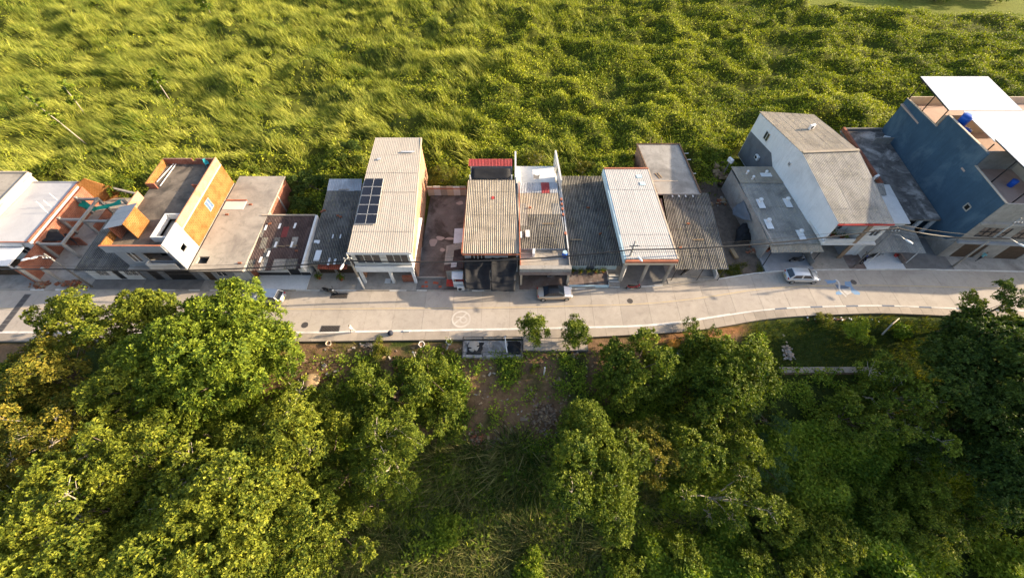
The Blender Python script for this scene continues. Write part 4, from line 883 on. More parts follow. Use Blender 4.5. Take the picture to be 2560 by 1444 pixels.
for a, b in ((W(1907, 664), (32.3, 33.3, 2.45)), (W(2023, 662), (38.5, 33.4, 2.45))): MB().tube([a, b], .045, 8).build('post', m_black, h)
wall(h, (38.45, 32.9), (38.35, 36.2), 0, 1.0, m_conc, .1, name='side_wall')
for k, (px, py) in enumerate([(1901, 494), (1968, 492), (1923, 542), (2005, 568)]):
    a = W(px, py+10, 3.6); z = 3.05+.6*(a.y-34)/10.4; turbine_vent(['large white rotary vent on the grey ribbed roof at the tan strip, dirt yard side', 'large white rotary vent on the grey ribbed roof at the tan strip, white house side', 'large white rotary vent halfway down the grey ribbed roof, dirt yard side', 'large white rotary vent just above the awning, white house side'][k], (a.x, a.y, z), .26, (.42, 1.1))
for k, (px, py) in enumerate([(1867, 432), (1881, 445)]): a = W(px, py+4, 3.78); turbine_vent(['small white vent at the outer corner of the tan rear roof strip', 'small white vent at the seam of the tan strip and the grey ribbed roof'][k], (a.x, a.y, 3.75), .16)
a = W(1914, 436, 3.78); turbine_vent('small white vent on a pale plate on the tan rear roof strip', (a.x, a.y, 3.75), .18, (.75, .5))
ac_unit((31.6, 49.6, 3.0), 2.0, 'white air conditioner on a bracket at the back corner of the grey house')
MB().bar((31.6, 49.6, 0), (31.6, 49.6, 3.0), .12).build('bracket_post', m_steel, bpy.data.objects[COL.objects[-1].parent.name if COL.objects[-1].parent else 'air_conditioner'])
# ------------------------------------------------------------------ big white two storey house
h = house('large white two storey house with grey ribbed roof and front balcony', 41, 44)
FLc, FRc, MLc, MRc, BLc, BRc = V((38.45, 34.3, 0)), V((45.2, 34.5, 0)), V((37.2, 44.6, 0)), V((44.6, 45.6, 0)), V((35.85, 55.2, 0)), V((43.3, 54.6, 0))
def lw(u, z): p = FLc+(BLc-FLc)*u; return V((p.x, p.y, z))
dL = (BLc-FLc).normalized(); nL = V((-dL.y, dL.x, 0))
mb = MB(); prof = [(0, -.1), (1, -.1), (1, 7.2), (.495, 8.45), (0, 6.55)]
A = [lw(u, z) for u, z in prof]; B = [a-nL*.18 for a in A]; mb.face(A[::-1]); mb.face(B)
for i in range(5): mb.face([A[i], A[(i+1) % 5], B[(i+1) % 5], B[i]])
mb.build('side_wall', m_white2, h)
LL = (BLc-FLc).length
def on_left(pts, k): return [FLc+dL*u+V((0, 0, z))+nL*k for u, z in pts]
mb = MB(); A = on_left([(LL-.05, .0), (LL-.05, 4.3), (LL-6.0, 4.9), (LL-11.5, 1.0), (LL-11.5, 0)], .006); mb.face(A); mb.build('grey_render', m_dgrey, h)
def left_window(uc, zc, w_, hh, cols=2):
    A = on_left([(uc-w_/2, zc-hh/2), (uc+w_/2, zc-hh/2), (uc+w_/2, zc+hh/2), (uc-w_/2, zc+hh/2)], .03); f = MB(); f.face(A[::-1] if False else A)
    fr = MB()
    for i in range(4): fr.bar(A[i], A[(i+1) % 4], .1, .08, nL)
    fr.bar((A[0]+A[1])/2, (A[2]+A[3])/2, .07, .08, nL); fo_ = fr.build('window', m_white, h); f.build('pane', m_glass, fo_)
left_window(17.5, 5.9, 1.1, 1.25); left_window(11.2, 6.1, .45, .5)
wall(h, (45.1, 35.2), (44.5, 45.6), -.1, 6.4, m_white, .18); wall(h, (44.5, 45.6), (43.2, 54.5), -.1, 7.0, m_white, .18); wall(h, (43.0, 54.7), (36.1, 55.15), -.1, 7.0, m_white, .18)
corr_roof(h, (38.4, 34.2, 6.62), (45.2, 34.4, 6.4), (44.75, 45.4, 8.3), (37.1, 44.7, 8.5), 5, 6, m_cor_grey, pitch=.2, amp=.013, seed=18)
corr_roof(h, (43.5, 54.9, 7.2), (35.75, 55.4, 7.35), (37.1, 44.55, 8.55), (44.75, 45.25, 8.35), 3, 7, m_cor_tan, pitch=.2, amp=.013, seed=19)
MB().obox((40.93, 45.0, 8.52), (3.85, .35, -.1), (0, .22, 0), (0, 0, .05)).build('ridge_cap', m_cor_tan, h); MB().bar((38.35, 34.1, 6.45), (45.25, 34.3, 6.25), .12, .2).build('eave_band', m_redp, h)
slab(h, 38.6, 45.2, 34.0, 42.0, 2.9, 3.1, m_white, name='floor_slab')
fo = [(.5, 1.5, 3.3, 5.4), (1.9, 3.0, 3.3, 5.4)]
wall(h, (38.6, 36.3), (42.3, 36.3), 3.1, 6.6, m_white, .15, fo); panel_door(h, (38.6, 36.3), (42.3, 36.3), fo[0], m_wood, 2); window(h, (38.6, 36.3), (42.3, 36.3), fo[1], 2)
wall(h, (42.3, 34.3), (45.1, 34.4), 3.1, 6.2, m_white, .15, [(1.2, 2.3, 4.2, 5.4)]); window(h, (42.3, 34.3), (45.1, 34.4), (1.2, 2.3, 4.2, 5.4), 2); wall(h, (42.3, 36.3), (42.3, 34.45), 3.1, 6.2, m_white, .15, side=1)
MB().box(42.25, 34.12, .1, 42.75, 34.28, 6.2).build('pilaster', surf('brown_tile_cladding', (.32, .22, .14), (.25, .17, .11)), h)
wall(h, (38.5, 34.05), (42.24, 34.1), 2.85, 3.9, m_white, .12, name='balcony_wall'); wall(h, (38.45, 36.2), (38.45, 34.2), 2.85, 3.9, m_white, .12, name='balcony_wall', side=1)
wall(h, (42.9, 34.6), (45.1, 34.7), -.1, 2.85, m_white, .15, [(.5, 1.7, .1, 2.1)]); panel_door(h, (42.9, 34.6), (45.1, 34.7), (.5, 1.7, .1, 2.1), m_wmetal, 5); wall(h, (38.8, 40.0), (45.0, 40.0), -.1, 2.9, m_conc_lt, .15); wall(h, (42.8, 39.9), (42.8, 34.8), -.1, 2.85, m_greyp, .14, side=1)
ac_unit((*W(2027, 322, 7.9).xy, 7.86), .4, 'white air conditioner on the rear slope of the white house roof')
a = on_left([(LL-4.2, 2.4)], .2)[0]; ac_unit(a, math.atan2(dL.y, dL.x)+math.pi, 'white air conditioner fixed to the dark grey patch of the white side wall')
# potted plants on the balcony come with the small objects
# ------------------------------------------------------------------ white strip house with ribbed porch
h = house('narrow house with flat white roof strip and grey ribbed porch', 48, 38)
box_walls(h, 45.6, 50.2, 37.2, 43.4, 4.0, m_white, [(1.0, 2.2, .1, 2.2)]); panel_door(h, (45.6, 37.2), (50.2, 37.2), (1.0, 2.2, .1, 2.2), m_wmetal, 5)
MB().prism([(45.5, 36.5), (50.0, 36.5), (50.9, 43.6), (46.3, 43.6)], 4.0, 4.18).build('roof_slab', m_white, h)
corr_roof(h, (46.3, 41.6, 4.3), (49.3, 41.4, 4.3), (49.9, 43.6, 4.4), (46.3, 43.6, 4.4), 1, 3, m_cor_grey, seed=20)
corr_roof(h, (45.35, 33.2, 2.5), (51.3, 33.05, 2.5), (51.5, 37.3, 2.9), (45.7, 37.1, 2.9), 2, 6, m_cor_grey, pitch=.2, seed=21)
for xx in (46.1, 50.9): MB().tube([(xx, 33.5 if xx < 48 else 33.4, .1), (xx, 33.5, 2.48)], .05, 8).build('post', m_wmetal, h)
wall(h, (50.5, 33.3), (50.5, 37), 0, .7, m_stone, .2, name='side_wall')
ac_unit((*W(2188, 445, 4.4).xy, 4.15), .5, 'white air conditioner above the flat white roof strip')
# ------------------------------------------------------------------ mouldy slab house
h = house('single storey house with black stained concrete slab roof beside the blue building', 54, 48)
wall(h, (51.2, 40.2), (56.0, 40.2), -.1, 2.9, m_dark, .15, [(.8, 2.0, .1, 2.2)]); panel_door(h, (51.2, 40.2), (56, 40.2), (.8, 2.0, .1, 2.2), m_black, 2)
for xx in (51.6, 53.5, 55.3): MB().box(xx, 38.5, 0, xx+.55, 38.75, 2.9).build('pillar', m_white2, h)
wall(h, (51.0, 56.6), (51.0, 40.2), -.1, 2.9, m_brick_rd, .16, side=1); wall(h, (57.0, 56.7), (51.0, 56.7), -.1, 2.9, m_brick_rd, .16)
MB().prism([(50.6, 38.2), (55.6, 38.1), (57.2, 57.0), (50.9, 57.0)], 2.9, 3.2).build('roof_slab', m_conc_bl, h)
wall(h, (50.95, 57), (50.6, 44.5), 3.2, 3.7, m_brick_rd, .35, name='parapet', side=1); wall(h, (50.6, 44.4), (50.55, 39.5), 3.2, 3.4, m_conc_dk, .3, name='parapet', side=1); wall(h, (57.0, 57), (51.3, 57), 3.2, 3.6, m_conc_dk, .25, name='parapet')
wall(h, (54.0, 53.5), (56.6, 53.5), 3.2, 4.3, m_conc, .15, name='upstand')
ac_unit((*W(2212, 350, 3.3).xy, 3.22), -.4, 'white air conditioner at the back of the black stained slab roof')
# ------------------------------------------------------------------ blue three storey building
m_pinktile = surf('pink_terrace_floor', (.50, .37, .31), (.43, .31, .26), (.36, .26, .22), orand=0)
h = house('tall blue plastered three storey building with white metal roof canopies', 66, 45, 'building', 'building')
Fq, Bq = V((55.45, 34.6, 0)), V((57.3, 57.2, 0)); dU = (Bq-Fq).normalized(); nU = V((-dU.y, dU.x, 0)); LU = (Bq-Fq).length
mb = MB(); prof = [(0, -.1), (LU, -.1), (LU, 8.3), (15.2, 8.9), (14.9, 10.7), (6.8, 11.2), (6.4, 9.45), (-.0, 9.45)]
A = [Fq+dU*u+V((0, 0, z)) for u, z in prof]; B = [a-nU*.22 for a in A]
# split into convex pieces so the outline stays true
for idx in ([0, 1, 2, 3], ): pass
def lq(us): return [Fq+dU*u+V((0, 0, z)) for u, z in us]
for poly in ([(0, -.1), (6.4, -.1), (6.4, 9.45), (0, 9.45)], [(6.4, -.1), (14.9, -.1), (14.9, 10.7), (6.4, 11.2)], [(14.9, -.1), (LU, -.1), (LU, 8.3), (14.9, 8.9)]):
    A = lq(poly); B = [a-nU*.22 for a in A]; mb.face(A[::-1]); mb.face(B)
    for i in range(len(A)): mb.face([A[i], A[(i+1) % len(A)], B[(i+1) % len(A)], B[i]])
mb.build('side_wall', m_blue, h)
for (u0, z0), (u1, z1) in (((0, 9.46), (6.4, 9.46)), ((6.8, 11.2), (14.9, 10.72)), ((15.0, 8.91), (LU, 8.32))):
    p_, q_ = Fq+dU*u0+V((0, 0, z0))-nU*.11, Fq+dU*u1+V((0, 0, z1))-nU*.11; MB().bar(p_+V((0, 0, .03)), q_+V((0, 0, .03)), .26, .06).build('coping', m_cream, h)
mb = MB(); A = [Fq+dU*u+V((0, 0, z))+nU*.004 for u, z in ((0, -.05), (3.4, -.05), (2.6, 1.6), (1.0, 2.2), (0, 3.6))]; mb.face(A[::-1]); mb.build('bare_render', m_conc, h)
A = [Fq+dU*u+V((0, 0, z))+nU*.02 for u, z in ((2.3, 5.9), (3.0, 5.9), (3.0, 6.6), (2.3, 6.6))]; fr = MB()
for i in range(4): fr.bar(A[i], A[(i+1) % 4], .14, .06, nU)
fo_ = fr.build('vent_window', m_conc_lt, h); MB().face([a-nU*.012 for a in A][::-1]).build('pane', m_dark, fo_)
# front wall with storeys
fw0, fw1 = (55.5, 34.55), (82, 33.0)
oo = [(1.5, 4.5, 0, 2.6), (7, 10, 0, 2.6), (1.2, 4.6, 4.0, 5.6), (5.6, 9.0, 4.0, 5.6)]
wall(h, fw0, fw1, -.1, 9.4, m_conc, .2, oo)
for o in oo[2:]: window(h, fw0, fw1, o, 4, 2, m_black)
for o in oo[:2]: panel_door(h, fw0, fw1, o, m_wood, 5, horiz=True)
MB().bar((55.5, 34.35, 3.15), (82, 32.8, 3.15), .35, .3).build('balcony_band', m_greyp, h); MB().bar((55.5, 34.4, 6.4), (82, 32.85, 6.4), .3, .25).build('balcony_band', m_conc, h)
wall(h, (82, 33.2), (82, 57), -.1, 9.4, m_blue, .2); wall(h, (81.8, 57.2), (57.5, 57.2), -.1, 8.3, m_blue, .2)
slab(h, 56.0, 81.8, 34.8, 42.0, 8.2, 8.4, m_pinktile, name='terrace_floor'); slab(h, 56.9, 81.8, 42.0, 57.0, 7.4, 7.6, m_pinktile, name='terrace_floor')
wall(h, (57.0, 50.0), (72, 50.0), 7.6, 10.2, m_cream, .15, name='terrace_wall', side=1); wall(h, (57.4, 57.0), (75, 57.0), 7.6, 8.7, m_cream, .15, name='terrace_wall', side=-1); wall(h, (62.0, 35), (62.0, 42), 8.4, 10.6, m_cream, .15, name='terrace_wall'); wall(h, (56.4, 41.6), (75, 41.6), 8.4, 11.0, m_conc, .15, name='terrace_wall')
wall(h, (57.1, 42.3), (57.6, 49.6), 7.6, 10.0, m_conc, .12, name='terrace_wall', side=-1)
m_canopy = surf('white_canopy_sheet', (.60, .62, .64), (.55, .57, .59), (.48, .50, .53), rough=.35, bump=0, orand=.04)
for k in range(7):
    x_a = 56.4+k*1.35; MB().prism([(x_a, 49.6), (x_a+1.33, 49.6), (x_a+.7+1.33, 57.6), (x_a+.7, 57.6)], 11.25, 11.3).build('canopy_sheet', m_canopy, h)
for k in range(10): x_a = 58.2+k*1.35; MB().prism([(x_a, 43.2), (x_a+1.33, 43.2), (x_a+1.33, 49.5), (x_a, 49.5)], 11.18, 11.23).build('canopy_sheet', m_canopy, h)
for k in range(10): x_a = 57.6+k*1.35; MB().prism([(x_a, 35.4), (x_a+1.33, 35.4), (x_a+1.33, 43.1), (x_a, 43.1)], 11.72, 11.77).build('canopy_sheet', m_canopy, h)
MB().bar((57.0, 57.55, 11.18), (66.6, 57.55, 11.18), .12).build('canopy_beam', m_black, h); MB().bar((56.5, 49.7, 11.15), (57.1, 57.5, 11.15), .1).build('canopy_beam', m_black, h); MB().bar((57.7, 35.5, 11.64), (57.7, 43.0, 11.64), .1).build('canopy_beam', m_black, h)
for a, zt in (((57.35, 56.9, 8.3), 11.2), ((57.05, 53.4, 8.5), 11.2), ((57.0, 50.2, 8.9), 11.2), ((57.9, 42.8, 9), 11.2), ((57.8, 39.2, 8.4), 11.66), ((57.8, 35.6, 8.4), 11.66), ((66, 56.9, 7.6), 11.2)): MB().bar(a, (a[0], a[1], zt), .1).build('canopy_post', m_black, h)
def tank(loc, label, r=.55, hh=1.3):
    t = thing('water_tank', label, 'water tank', loc, 0, 'blue water tanks'); MB().lathe([(r*.85, 0), (r*.95, .1), (r, hh*.7), (r*1.02, hh*.75), (r, hh)], (0, 0, 0), 18).build('tank_body', m_blueplast, t, True, True); MB().lathe([(r*1.05, hh), (r*1.0, hh+.08), (r*.4, hh+.14)], (0, 0, 0), 18).build('lid', m_blueplast, t, True, True)
tank((57.95, 48.2, 9.9), 'large bright blue water tank standing beside the white canopy', .6, 1.5); tank((57.9, 46.9, 8.9), 'blue water tank half under the canopy below the larger tank', .55, 1.4); tank((59.6, 38.6, 8.4), 'small blue water tank on the pink front terrace', .34, .8)
tp = house('black steel tank stand on the blue building', 57.9, 47.6, 'tank stand', 'tank_stand')
MB().box(57.3, 47.5, 9.78, 58.6, 48.9, 9.9).build('platform', m_black, tp); MB().box(57.3, 46.2, 8.78, 58.6, 47.45, 8.9).build('platform', m_black, tp)
for xx in (57.45, 58.45):
    for yy, zz in ((47.6, 9.78), (48.8, 9.78), (46.3, 8.78), (47.35, 8.78)): MB().bar((xx, yy, 7.6), (xx, yy, zz), .08).build('leg', m_black, tp)

def weights(hlabel, spots):
    h = next(o for o in bpy.data.objects if o.get('label') == hlabel)
    for k, (px, py, z, kind) in enumerate(spots):
        a = W(px, py, z)
        if kind == 'b': MB().obox((a.x, a.y, z+.1), (.17, .05*(k % 3), 0), (-.03, .09, .01), (0, 0, .07)).build('roof_weight', m_brickch, h)
        else: MB().bar((a.x-.7, a.y, z+.09), (a.x+.7, a.y+.15*(k % 3-1), z+.11), .09, .05).build('roof_batten', m_timber, h)
weights('narrow house with black corrugated roof and two brown garage doors', [(845, 540, 3.2, 'b'), (852, 543, 3.2, 'b'), (805, 530, 3.2, 'b'), (812, 527, 3.25, 'b'), (860, 475, 3.4, 'p')])
weights('white house with black trim under a patched brown corrugated roof', [(700, 615, 2.98, 'p'), (730, 615, 2.98, 'p'), (675, 560, 3.12, 'b'), (742, 628, 2.95, 'b')])
weights('low house with broad black corrugated roof above a stone terrace', [(1470, 520, 3.05, 'b'), (1440, 600, 2.9, 'p'), (1500, 585, 2.92, 'b')])
weights('house with bare concrete rear slab and dark ribbed porch roof beside the dirt yard', [(1720, 560, 3.08, 'b'), (1745, 600, 2.95, 'p'), (1700, 620, 2.9, 'b')])
weights('house with mixed corrugated roof, white rear slab and concrete balcony porch', [(1325, 520, 3.55, 'b'), (1370, 560, 3.5, 'p')])

# ------------------------------------------------------------------ plants
def leaves_at(C, Nn, rs, k, L, w, spread=.9, droop=.25, jit=.12):
    """k leaves around every centre C with outward normal Nn -> (verts, quads)"""
    n = len(C); C = np.repeat(C, k, 0); Nn = np.repeat(Nn, k, 0); m = n*k
    r = rs.normal(size=(m, 3)); r -= (r*Nn).sum(1, keepdims=True)*Nn*.7
    d = Nn*(1-spread*.5)+r*spread*.75; d /= np.linalg.norm(d, axis=1, keepdims=True)+1e-9
    s = np.cross(d, Nn+rs.normal(size=(m, 3))*.55); s /= np.linalg.norm(s, axis=1, keepdims=True)+1e-9
    Ls = L*rs.uniform(.65, 1.25, (m, 1)); ws = w*rs.uniform(.7, 1.2, (m, 1)); b = C+rs.normal(size=(m, 3))*jit
    dn = np.array([0, 0, -1.0])
    e1 = b+d*Ls*.62-s*ws*1.35; e2 = b+d*Ls+s*ws*1.1+dn*Ls*droop
    vs = np.stack([b, e1, e2], 1).reshape(-1, 3)
    return vs, np.arange(3*m).reshape(-1, 3)
def depth_of(p): return p.y*math.cos(PITCH)+(CAM_H-p.z)*math.sin(PITCH)
TREE_N = [0]
def tree(label, px, py, rpx, zc, style, mat, name='tree', cat='tree', group='trees on the slope below the road', squash=.75, dens=1.0, lobes=None, bark=None, gap=0.0, at=None, cx=None):
    TREE_N[0] += 1; rs = np.random.RandomState(100+TREE_N[0]*7)
    if at is None:
        p = W(px, py, zc); R = .87*rpx*depth_of(p)/FPX
    else: p = V(at); R = rpx
    zg = gz(p.x, p.y); bx, by = p.x+rs.uniform(-.1, .1)*R, p.y+rs.uniform(-.05, .15)*R; zg = gz(bx, by)
    t = thing(name, label, cat, (bx, by, zg), 0, group)
    Rz = R*squash; c = np.array([p.x, p.y, p.z])
    nl = int((lobes or int(np.clip(R*R*1.0, 7, 48)))*1.25)
    i = np.arange(nl)+.5; ph = np.arccos(1-1.45*i/nl); th = math.pi*(1+5**.5)*i
    dirs = np.stack([np.sin(ph)*np.cos(th), np.sin(ph)*np.sin(th), np.cos(ph)], 1)+rs.normal(size=(nl, 3))*.17
    rad = rs.uniform(.45, 1.0, (nl, 1)); ax_ = rs.uniform(.88, 1.12, 2); lc = c+dirs*rad*np.array([R*ax_[0], R*ax_[1], Rz])
    lr = R*rs.uniform(.17, .34, nl)*(1.15 if nl < 14 else 1.0)
    keep = rs.rand(nl) > gap; lc, lr = lc[keep], lr[keep]
    K, L, w, per = {'mango': (8, .42, .066, 4.6), 'broad': (7, .30, .095, 4.8), 'fine': (8, .24, .060, 5.2), 'airy': (7, .28, .085, 3.4), 'soft': (9, .20, .035, 7.0)}[style]
    sc = min(1.0, .55+R/14); L *= sc; w *= sc
    VV = []; QQ = []; off = 0
    cr = {'mango': .50, 'broad': .46, 'fine': .42, 'airy': .46, 'soft': .5}[style]*(.6+.4*sc); ros = 6
    for a, r in zip(lc, lr):
        ns = int(per*dens*.37*4*math.pi*r*r*.62/(cr*cr*4.0))+5         # twig-end clumps on the lobe
        u = rs.normal(size=(ns, 3)); u /= np.linalg.norm(u, axis=1, keepdims=True); u[:, 2] = np.where(u[:, 2] < -.4, -u[:, 2], u[:, 2])
        rr = r*rs.uniform(.62, 1.12, (ns, 1)); S = a+u*rr*np.array([1, 1, .85])
        N1 = np.repeat(u*.7+np.array([0, 0, .55]), ros, 0); w3 = rs.normal(size=(ns*ros, 3))*.75+N1; w3 /= np.linalg.norm(w3, axis=1, keepdims=True)
        C = np.repeat(S, ros, 0)+w3*cr*rs.uniform(.45, 1.0, (ns*ros, 1))*np.array([1, 1, .8]); N2 = w3*.6+N1*.6; N2 /= np.linalg.norm(N2, axis=1, keepdims=True)
        v_, q_ = leaves_at(C, N2, rs, K, L, w, jit=.06); VV.append(v_); QQ.append(q_+off); off += len(v_)
    n = int(per*R*R*Rz*.35)+6; u = rs.normal(size=(n, 3)); u /= np.linalg.norm(u, axis=1, keepdims=True)   # inner foliage
    C = c+u*rs.rand(n, 1)**.5*np.array([R, R, Rz])*.72; v_, q_ = leaves_at(C, u, rs, 4, L*1.5, w*1.8); VV.append(v_); QQ.append(q_+off)
    np_obj('crown', np.concatenate(VV), np.concatenate(QQ), mat, t)
    bark = bark or m_bark; mb = MB(); r0 = max(.05, R*.045)
    fork = V((bx+(p.x-bx)*.4, by+(p.y-by)*.4, max(zg+.5, p.z-Rz*.75)))
    mb.tube([(bx, by, zg-.3), (bx+(fork.x-bx)*.5, by+(fork.y-by)*.3, (zg+fork.z)/2), fork], [r0*1.5, r0*1.1, r0*.9], 8); mb.build('trunk', bark, t, True)
    mb = MB(); order = rs.permutation(len(lc))[:16]
    for k in order:
        e = V(lc[k]); m_ = (fork+e)/2+V((rs.uniform(-.1, .1)*R, rs.uniform(-.1, .1)*R, -.06*R)); mb.tube([fork, m_, e], [r0*.6, r0*.4, r0*.16], 5, False)
        if style in ('airy', 'fine'):
            for _ in range(7 if style == 'airy' else 4):
                d = V(rs.normal(size=3)); d.z = abs(d.z)*.8; d.normalize(); e2 = e+d*float(lr[k])*rs.uniform(.8, 1.12); m2 = (e+e2)/2+V(rs.normal(size=3)*.08*R*.3)
                mb.tube([e, m2, e2], [r0*.22, .040, .018], 3, False)
    mb.build('limbs', bark, t, True)
    return t
G_L = 'trees on the slope below the road'
# big mango and its neighbours on the left
tree('huge dense domed mango tree leaning over the road behind the parked silver car', 550, 905, 172, 4.2, 'mango', L_mango, 'mango_tree', dens=1.15, squash=.95, lobes=46)
tree('yellow green tree with uneven crown beside the mango tree overhanging the road', 350, 805, 112, 5.0, 'broad', L_yellow)
tree('light green tree spreading over the kerb at the drain grating', 185, 805, 98, 5.5, 'broad', L_yellow)
tree('rust tipped tree standing below the light green kerbside tree', 140, 920, 112, 5.0, 'broad', L_orange, gap=.1)
tree('pale layered tree wedged against the left side of the mango tree', 335, 940, 98, 6.0, 'mango', L_yellow, dens=1.1)
tree('bright yellow green tree below the pale layered tree', 320, 1125, 100, 6.0, 'mango', L_yellow, dens=1.1)
tree('rust tipped open tree with pale bare limbs above the ravine', 115, 1075, 122, 5.0, 'airy', L_orange, bark=m_palebark, gap=.12)
tree('small dark green tree in the shade under the rust tipped trees', 30, 990, 100, 3.0, 'broad', L_mid)
tree('large tree with grey bare branches showing through a yellow crown', 150, 1310, 195, 4.5, 'airy', L_yellow, bark=m_palebark, gap=.1, lobes=34)
tree('broad sunlit tree with fine pale twigs in the middle of the left wood', 590, 1255, 205, 4.0, 'airy', L_yellow, bark=m_palebark, lobes=44)
tree('sunlit yellow green tree filling the gap below the mango tree', 700, 1095, 130, 2.0, 'airy', L_yellow, bark=m_palebark)
tree('bright yellow tree at the foot of the broad sunlit tree', 700, 1370, 125, 1.0, 'broad', L_yellow)
tree('deep green tree between the two trees with grey branches', 400, 1330, 120, -1.0, 'broad', L_mid)
tree('dark green understorey tree beside the bare dirt slope', 850, 1190, 95, -1.5, 'fine', L_mid)
tree('mid green tree with clustered crown below the concrete planters', 975, 985, 100, .5, 'broad', L_mid)
tree('mid green tree growing closest to the black framed enclosure', 1070, 940, 76, .8, 'broad', L_mid)
tree('tall olive green tree with drooping clusters above the reeds', 975, 1130, 115, 1.5, 'fine', L_mid, bark=m_palebark, squash=.9)
tree('low green tree leaning over the dirt gully', 1110, 1040, 78, -1.5, 'broad', L_mid)
tree('yellow green tree on the wooded edge above the tall reeds', 830, 1060, 80, .0, 'broad', L_yellow)
for a in [('yellow green tree hemmed in by the mango and the pale layered tree', 455, 1060, 95, 2.5, 'broad', L_mid), ('rounded yellow green tree below the rust tipped trees', 235, 1030, 95, 3.0, 'broad', L_yellow), ('olive tree at the lower end of the rust tipped trees', 40, 1190, 105, 3.5, 'broad', L_orange), ('sunlit tree joining the two trees with grey branches', 410, 1200, 105, 3.0, 'airy', L_yellow), ('green tree under the tree with grey bare branches', 300, 1400, 110, .5, 'broad', L_mid), ('yellow green tree at the lower fringe of the left wood', 830, 1330, 95, -.5, 'broad', L_yellow), ('deep green tree at the lower fringe of the left wood', 560, 1430, 110, 0, 'broad', L_mid), ('mid green tree behind the round boulder', 790, 1040, 72, -.5, 'broad', L_mid), ('low mid green tree at the edge of the reeds', 930, 1250, 80, -2.5, 'fine', L_mid), ('shaded tree between the broad sunlit tree and the reeds', 760, 1210, 90, 0, 'broad', L_mid), ('rust tipped tree at the outer end of the left wood', -40, 1090, 110, 4, 'broad', L_orange), ('sunlit tree at the outer lower end of the left wood', -20, 1400, 120, 2, 'broad', L_yellow)]: tree(*a)
# middle and right
tree('dense green tree with yellow tips between the paved bay and the rubbish heap', 1578, 930, 112, 1.5, 'broad', L_mid, dens=1.1)
tree('broad round topped tree beside the rubbish heap at the bend', 1815, 935, 132, 2.0, 'broad', L_mid, dens=1.1)
tree('light feathery tree on the bare orange soil at the bend', 1745, 855, 52, .6, 'fine', L_mid)
tree('big drooping tree in front of the dump of rubble', 1480, 1165, 150, 1.0, 'fine', L_mid, bark=m_palebark, squash=.85, lobes=34)
tree('olive tree joined to the right flank of the big drooping tree', 1610, 1130, 92, .5, 'fine', L_orange)
tree('green tree under the broad round topped tree', 1730, 1110, 110, -1.0, 'broad', L_mid)
tree('bright green tree with large leaves behind the bare limbs', 1830, 1110, 85, -.5, 'mango', L_mid)
tree('half bare tree with long pale limbs above the tussock grass', 1800, 1240, 105, -.5, 'airy', L_mid, bark=m_palebark, gap=.25)
tree('soft bluish green bush tree beside the footpath end', 1915, 1060, 66, -2.2, 'soft', L_blue)
tree('soft bluish green bush tree in the shade of the round topped tree', 1905, 1150, 76, -3.0, 'soft', L_blue)
tree('leafy green tree standing below the lawn', 2125, 1040, 92, .6, 'broad', L_mid, dens=1.1)
tree('open grey twigged tree behind the leafy green tree below the lawn', 2240, 990, 112, 1.0, 'airy', L_mid, bark=m_palebark)
tree('small dark tree below the open grey twigged tree', 2330, 1100, 90, -1.0, 'airy', L_dark)
tree('tree reaching over the road opposite the blue building', 2440, 785, 70, 4.5, 'broad', L_mid, gap=.3, dens=.9)
tree('leaning dark tree at the far end of the sidewalk', 2548, 742, 66, 6.5, 'broad', L_dark, gap=.1)
tree('very large dark tree rising beside the lawn', 2490, 930, 165, 3.5, 'broad', L_dark, dens=1.1, lobes=44)
tree('second very large dark tree below the lawn side tree', 2540, 1130, 150, 1.5, 'broad', L_dark, dens=1.0, lobes=40)
tree('tallest dark tree at the back of the shaded wood', 0, 0, 7.0, 0, 'broad', L_dark, at=(72, 11, 5), dens=.7, lobes=26)
for px, py, rp, zc, mt, lab in [(1950, 1300, 62, -3, L_yellow, 'sunlit yellow green bush below the soft bluish bush trees'), (2085, 1350, 66, -3, L_yellow, 'wide sunlit bush in the middle of the ravine thicket'), (2205, 1290, 58, -3, L_mid, 'deep green bush behind the wide sunlit bush'), (2330, 1325, 70, -3, L_yellow, 'largest sunlit bush beside the pale fallen log'), (2010, 1425, 62, -3.5, L_yellow, 'sunlit bush on the lower fringe of the ravine thicket'), (1870, 1400, 55, -4, L_mid, 'deep green bush between the half bare tree and the lower fringe'), (2290, 1225, 60, -3, L_mid, 'deep green bush under the small dark tree'), (1700, 1390, 50, -4, L_mid, 'deep green bush beside the tussock grass under the half bare tree'), (2440, 1290, 62, -3, L_mid, 'deep green bush at the foot of the second very large dark tree'), (1560, 1420, 46, -4.5, L_mid, 'deep green bush below the big drooping tree'), (1330, 1420, 40, -4.6, L_under, 'fresh green bush at the bottom of the reeds'), (1120, 1330, 42, -4.6, L_under, 'fresh green bush among the reeds next to the left wood')]:
    tree(lab, px, py, rp, zc, 'broad', mt, 'bush', 'bush', 'bushes in the ravine thicket', lobes=12, squash=.8)
G_S = 'young trees and bushes along the sidewalk'
tree('young street tree with yellow tips at the corner of the paved bay', 1332, 826, 37, 2.0, 'mango', L_mid, 'street_tree', group=G_S, lobes=9, squash=1.1)
tree('young street tree with small blue label in the paved bay', 1438, 832, 44, 2.0, 'mango', L_mid, 'street_tree', group=G_S, lobes=10, squash=1.0)
tree('round green bush growing on the lawn', 2140, 832, 36, .7, 'broad', L_under, 'bush', 'bush', G_S, lobes=9)
tree('low green bush beside the fallen branch on the lawn', 2256, 830, 24, .1, 'broad', L_under, 'bush', 'bush', G_S, lobes=7, squash=.5)
tree('bright green bush under the edge of the black framed enclosure', 1108, 893, 32, -.8, 'broad', L_mid, 'bush', 'bush', G_S, lobes=8)
tree('small bright bush next to the round boulder', 842, 948, 27, -1.8, 'broad', L_mid, 'bush', 'bush', G_S, lobes=7)
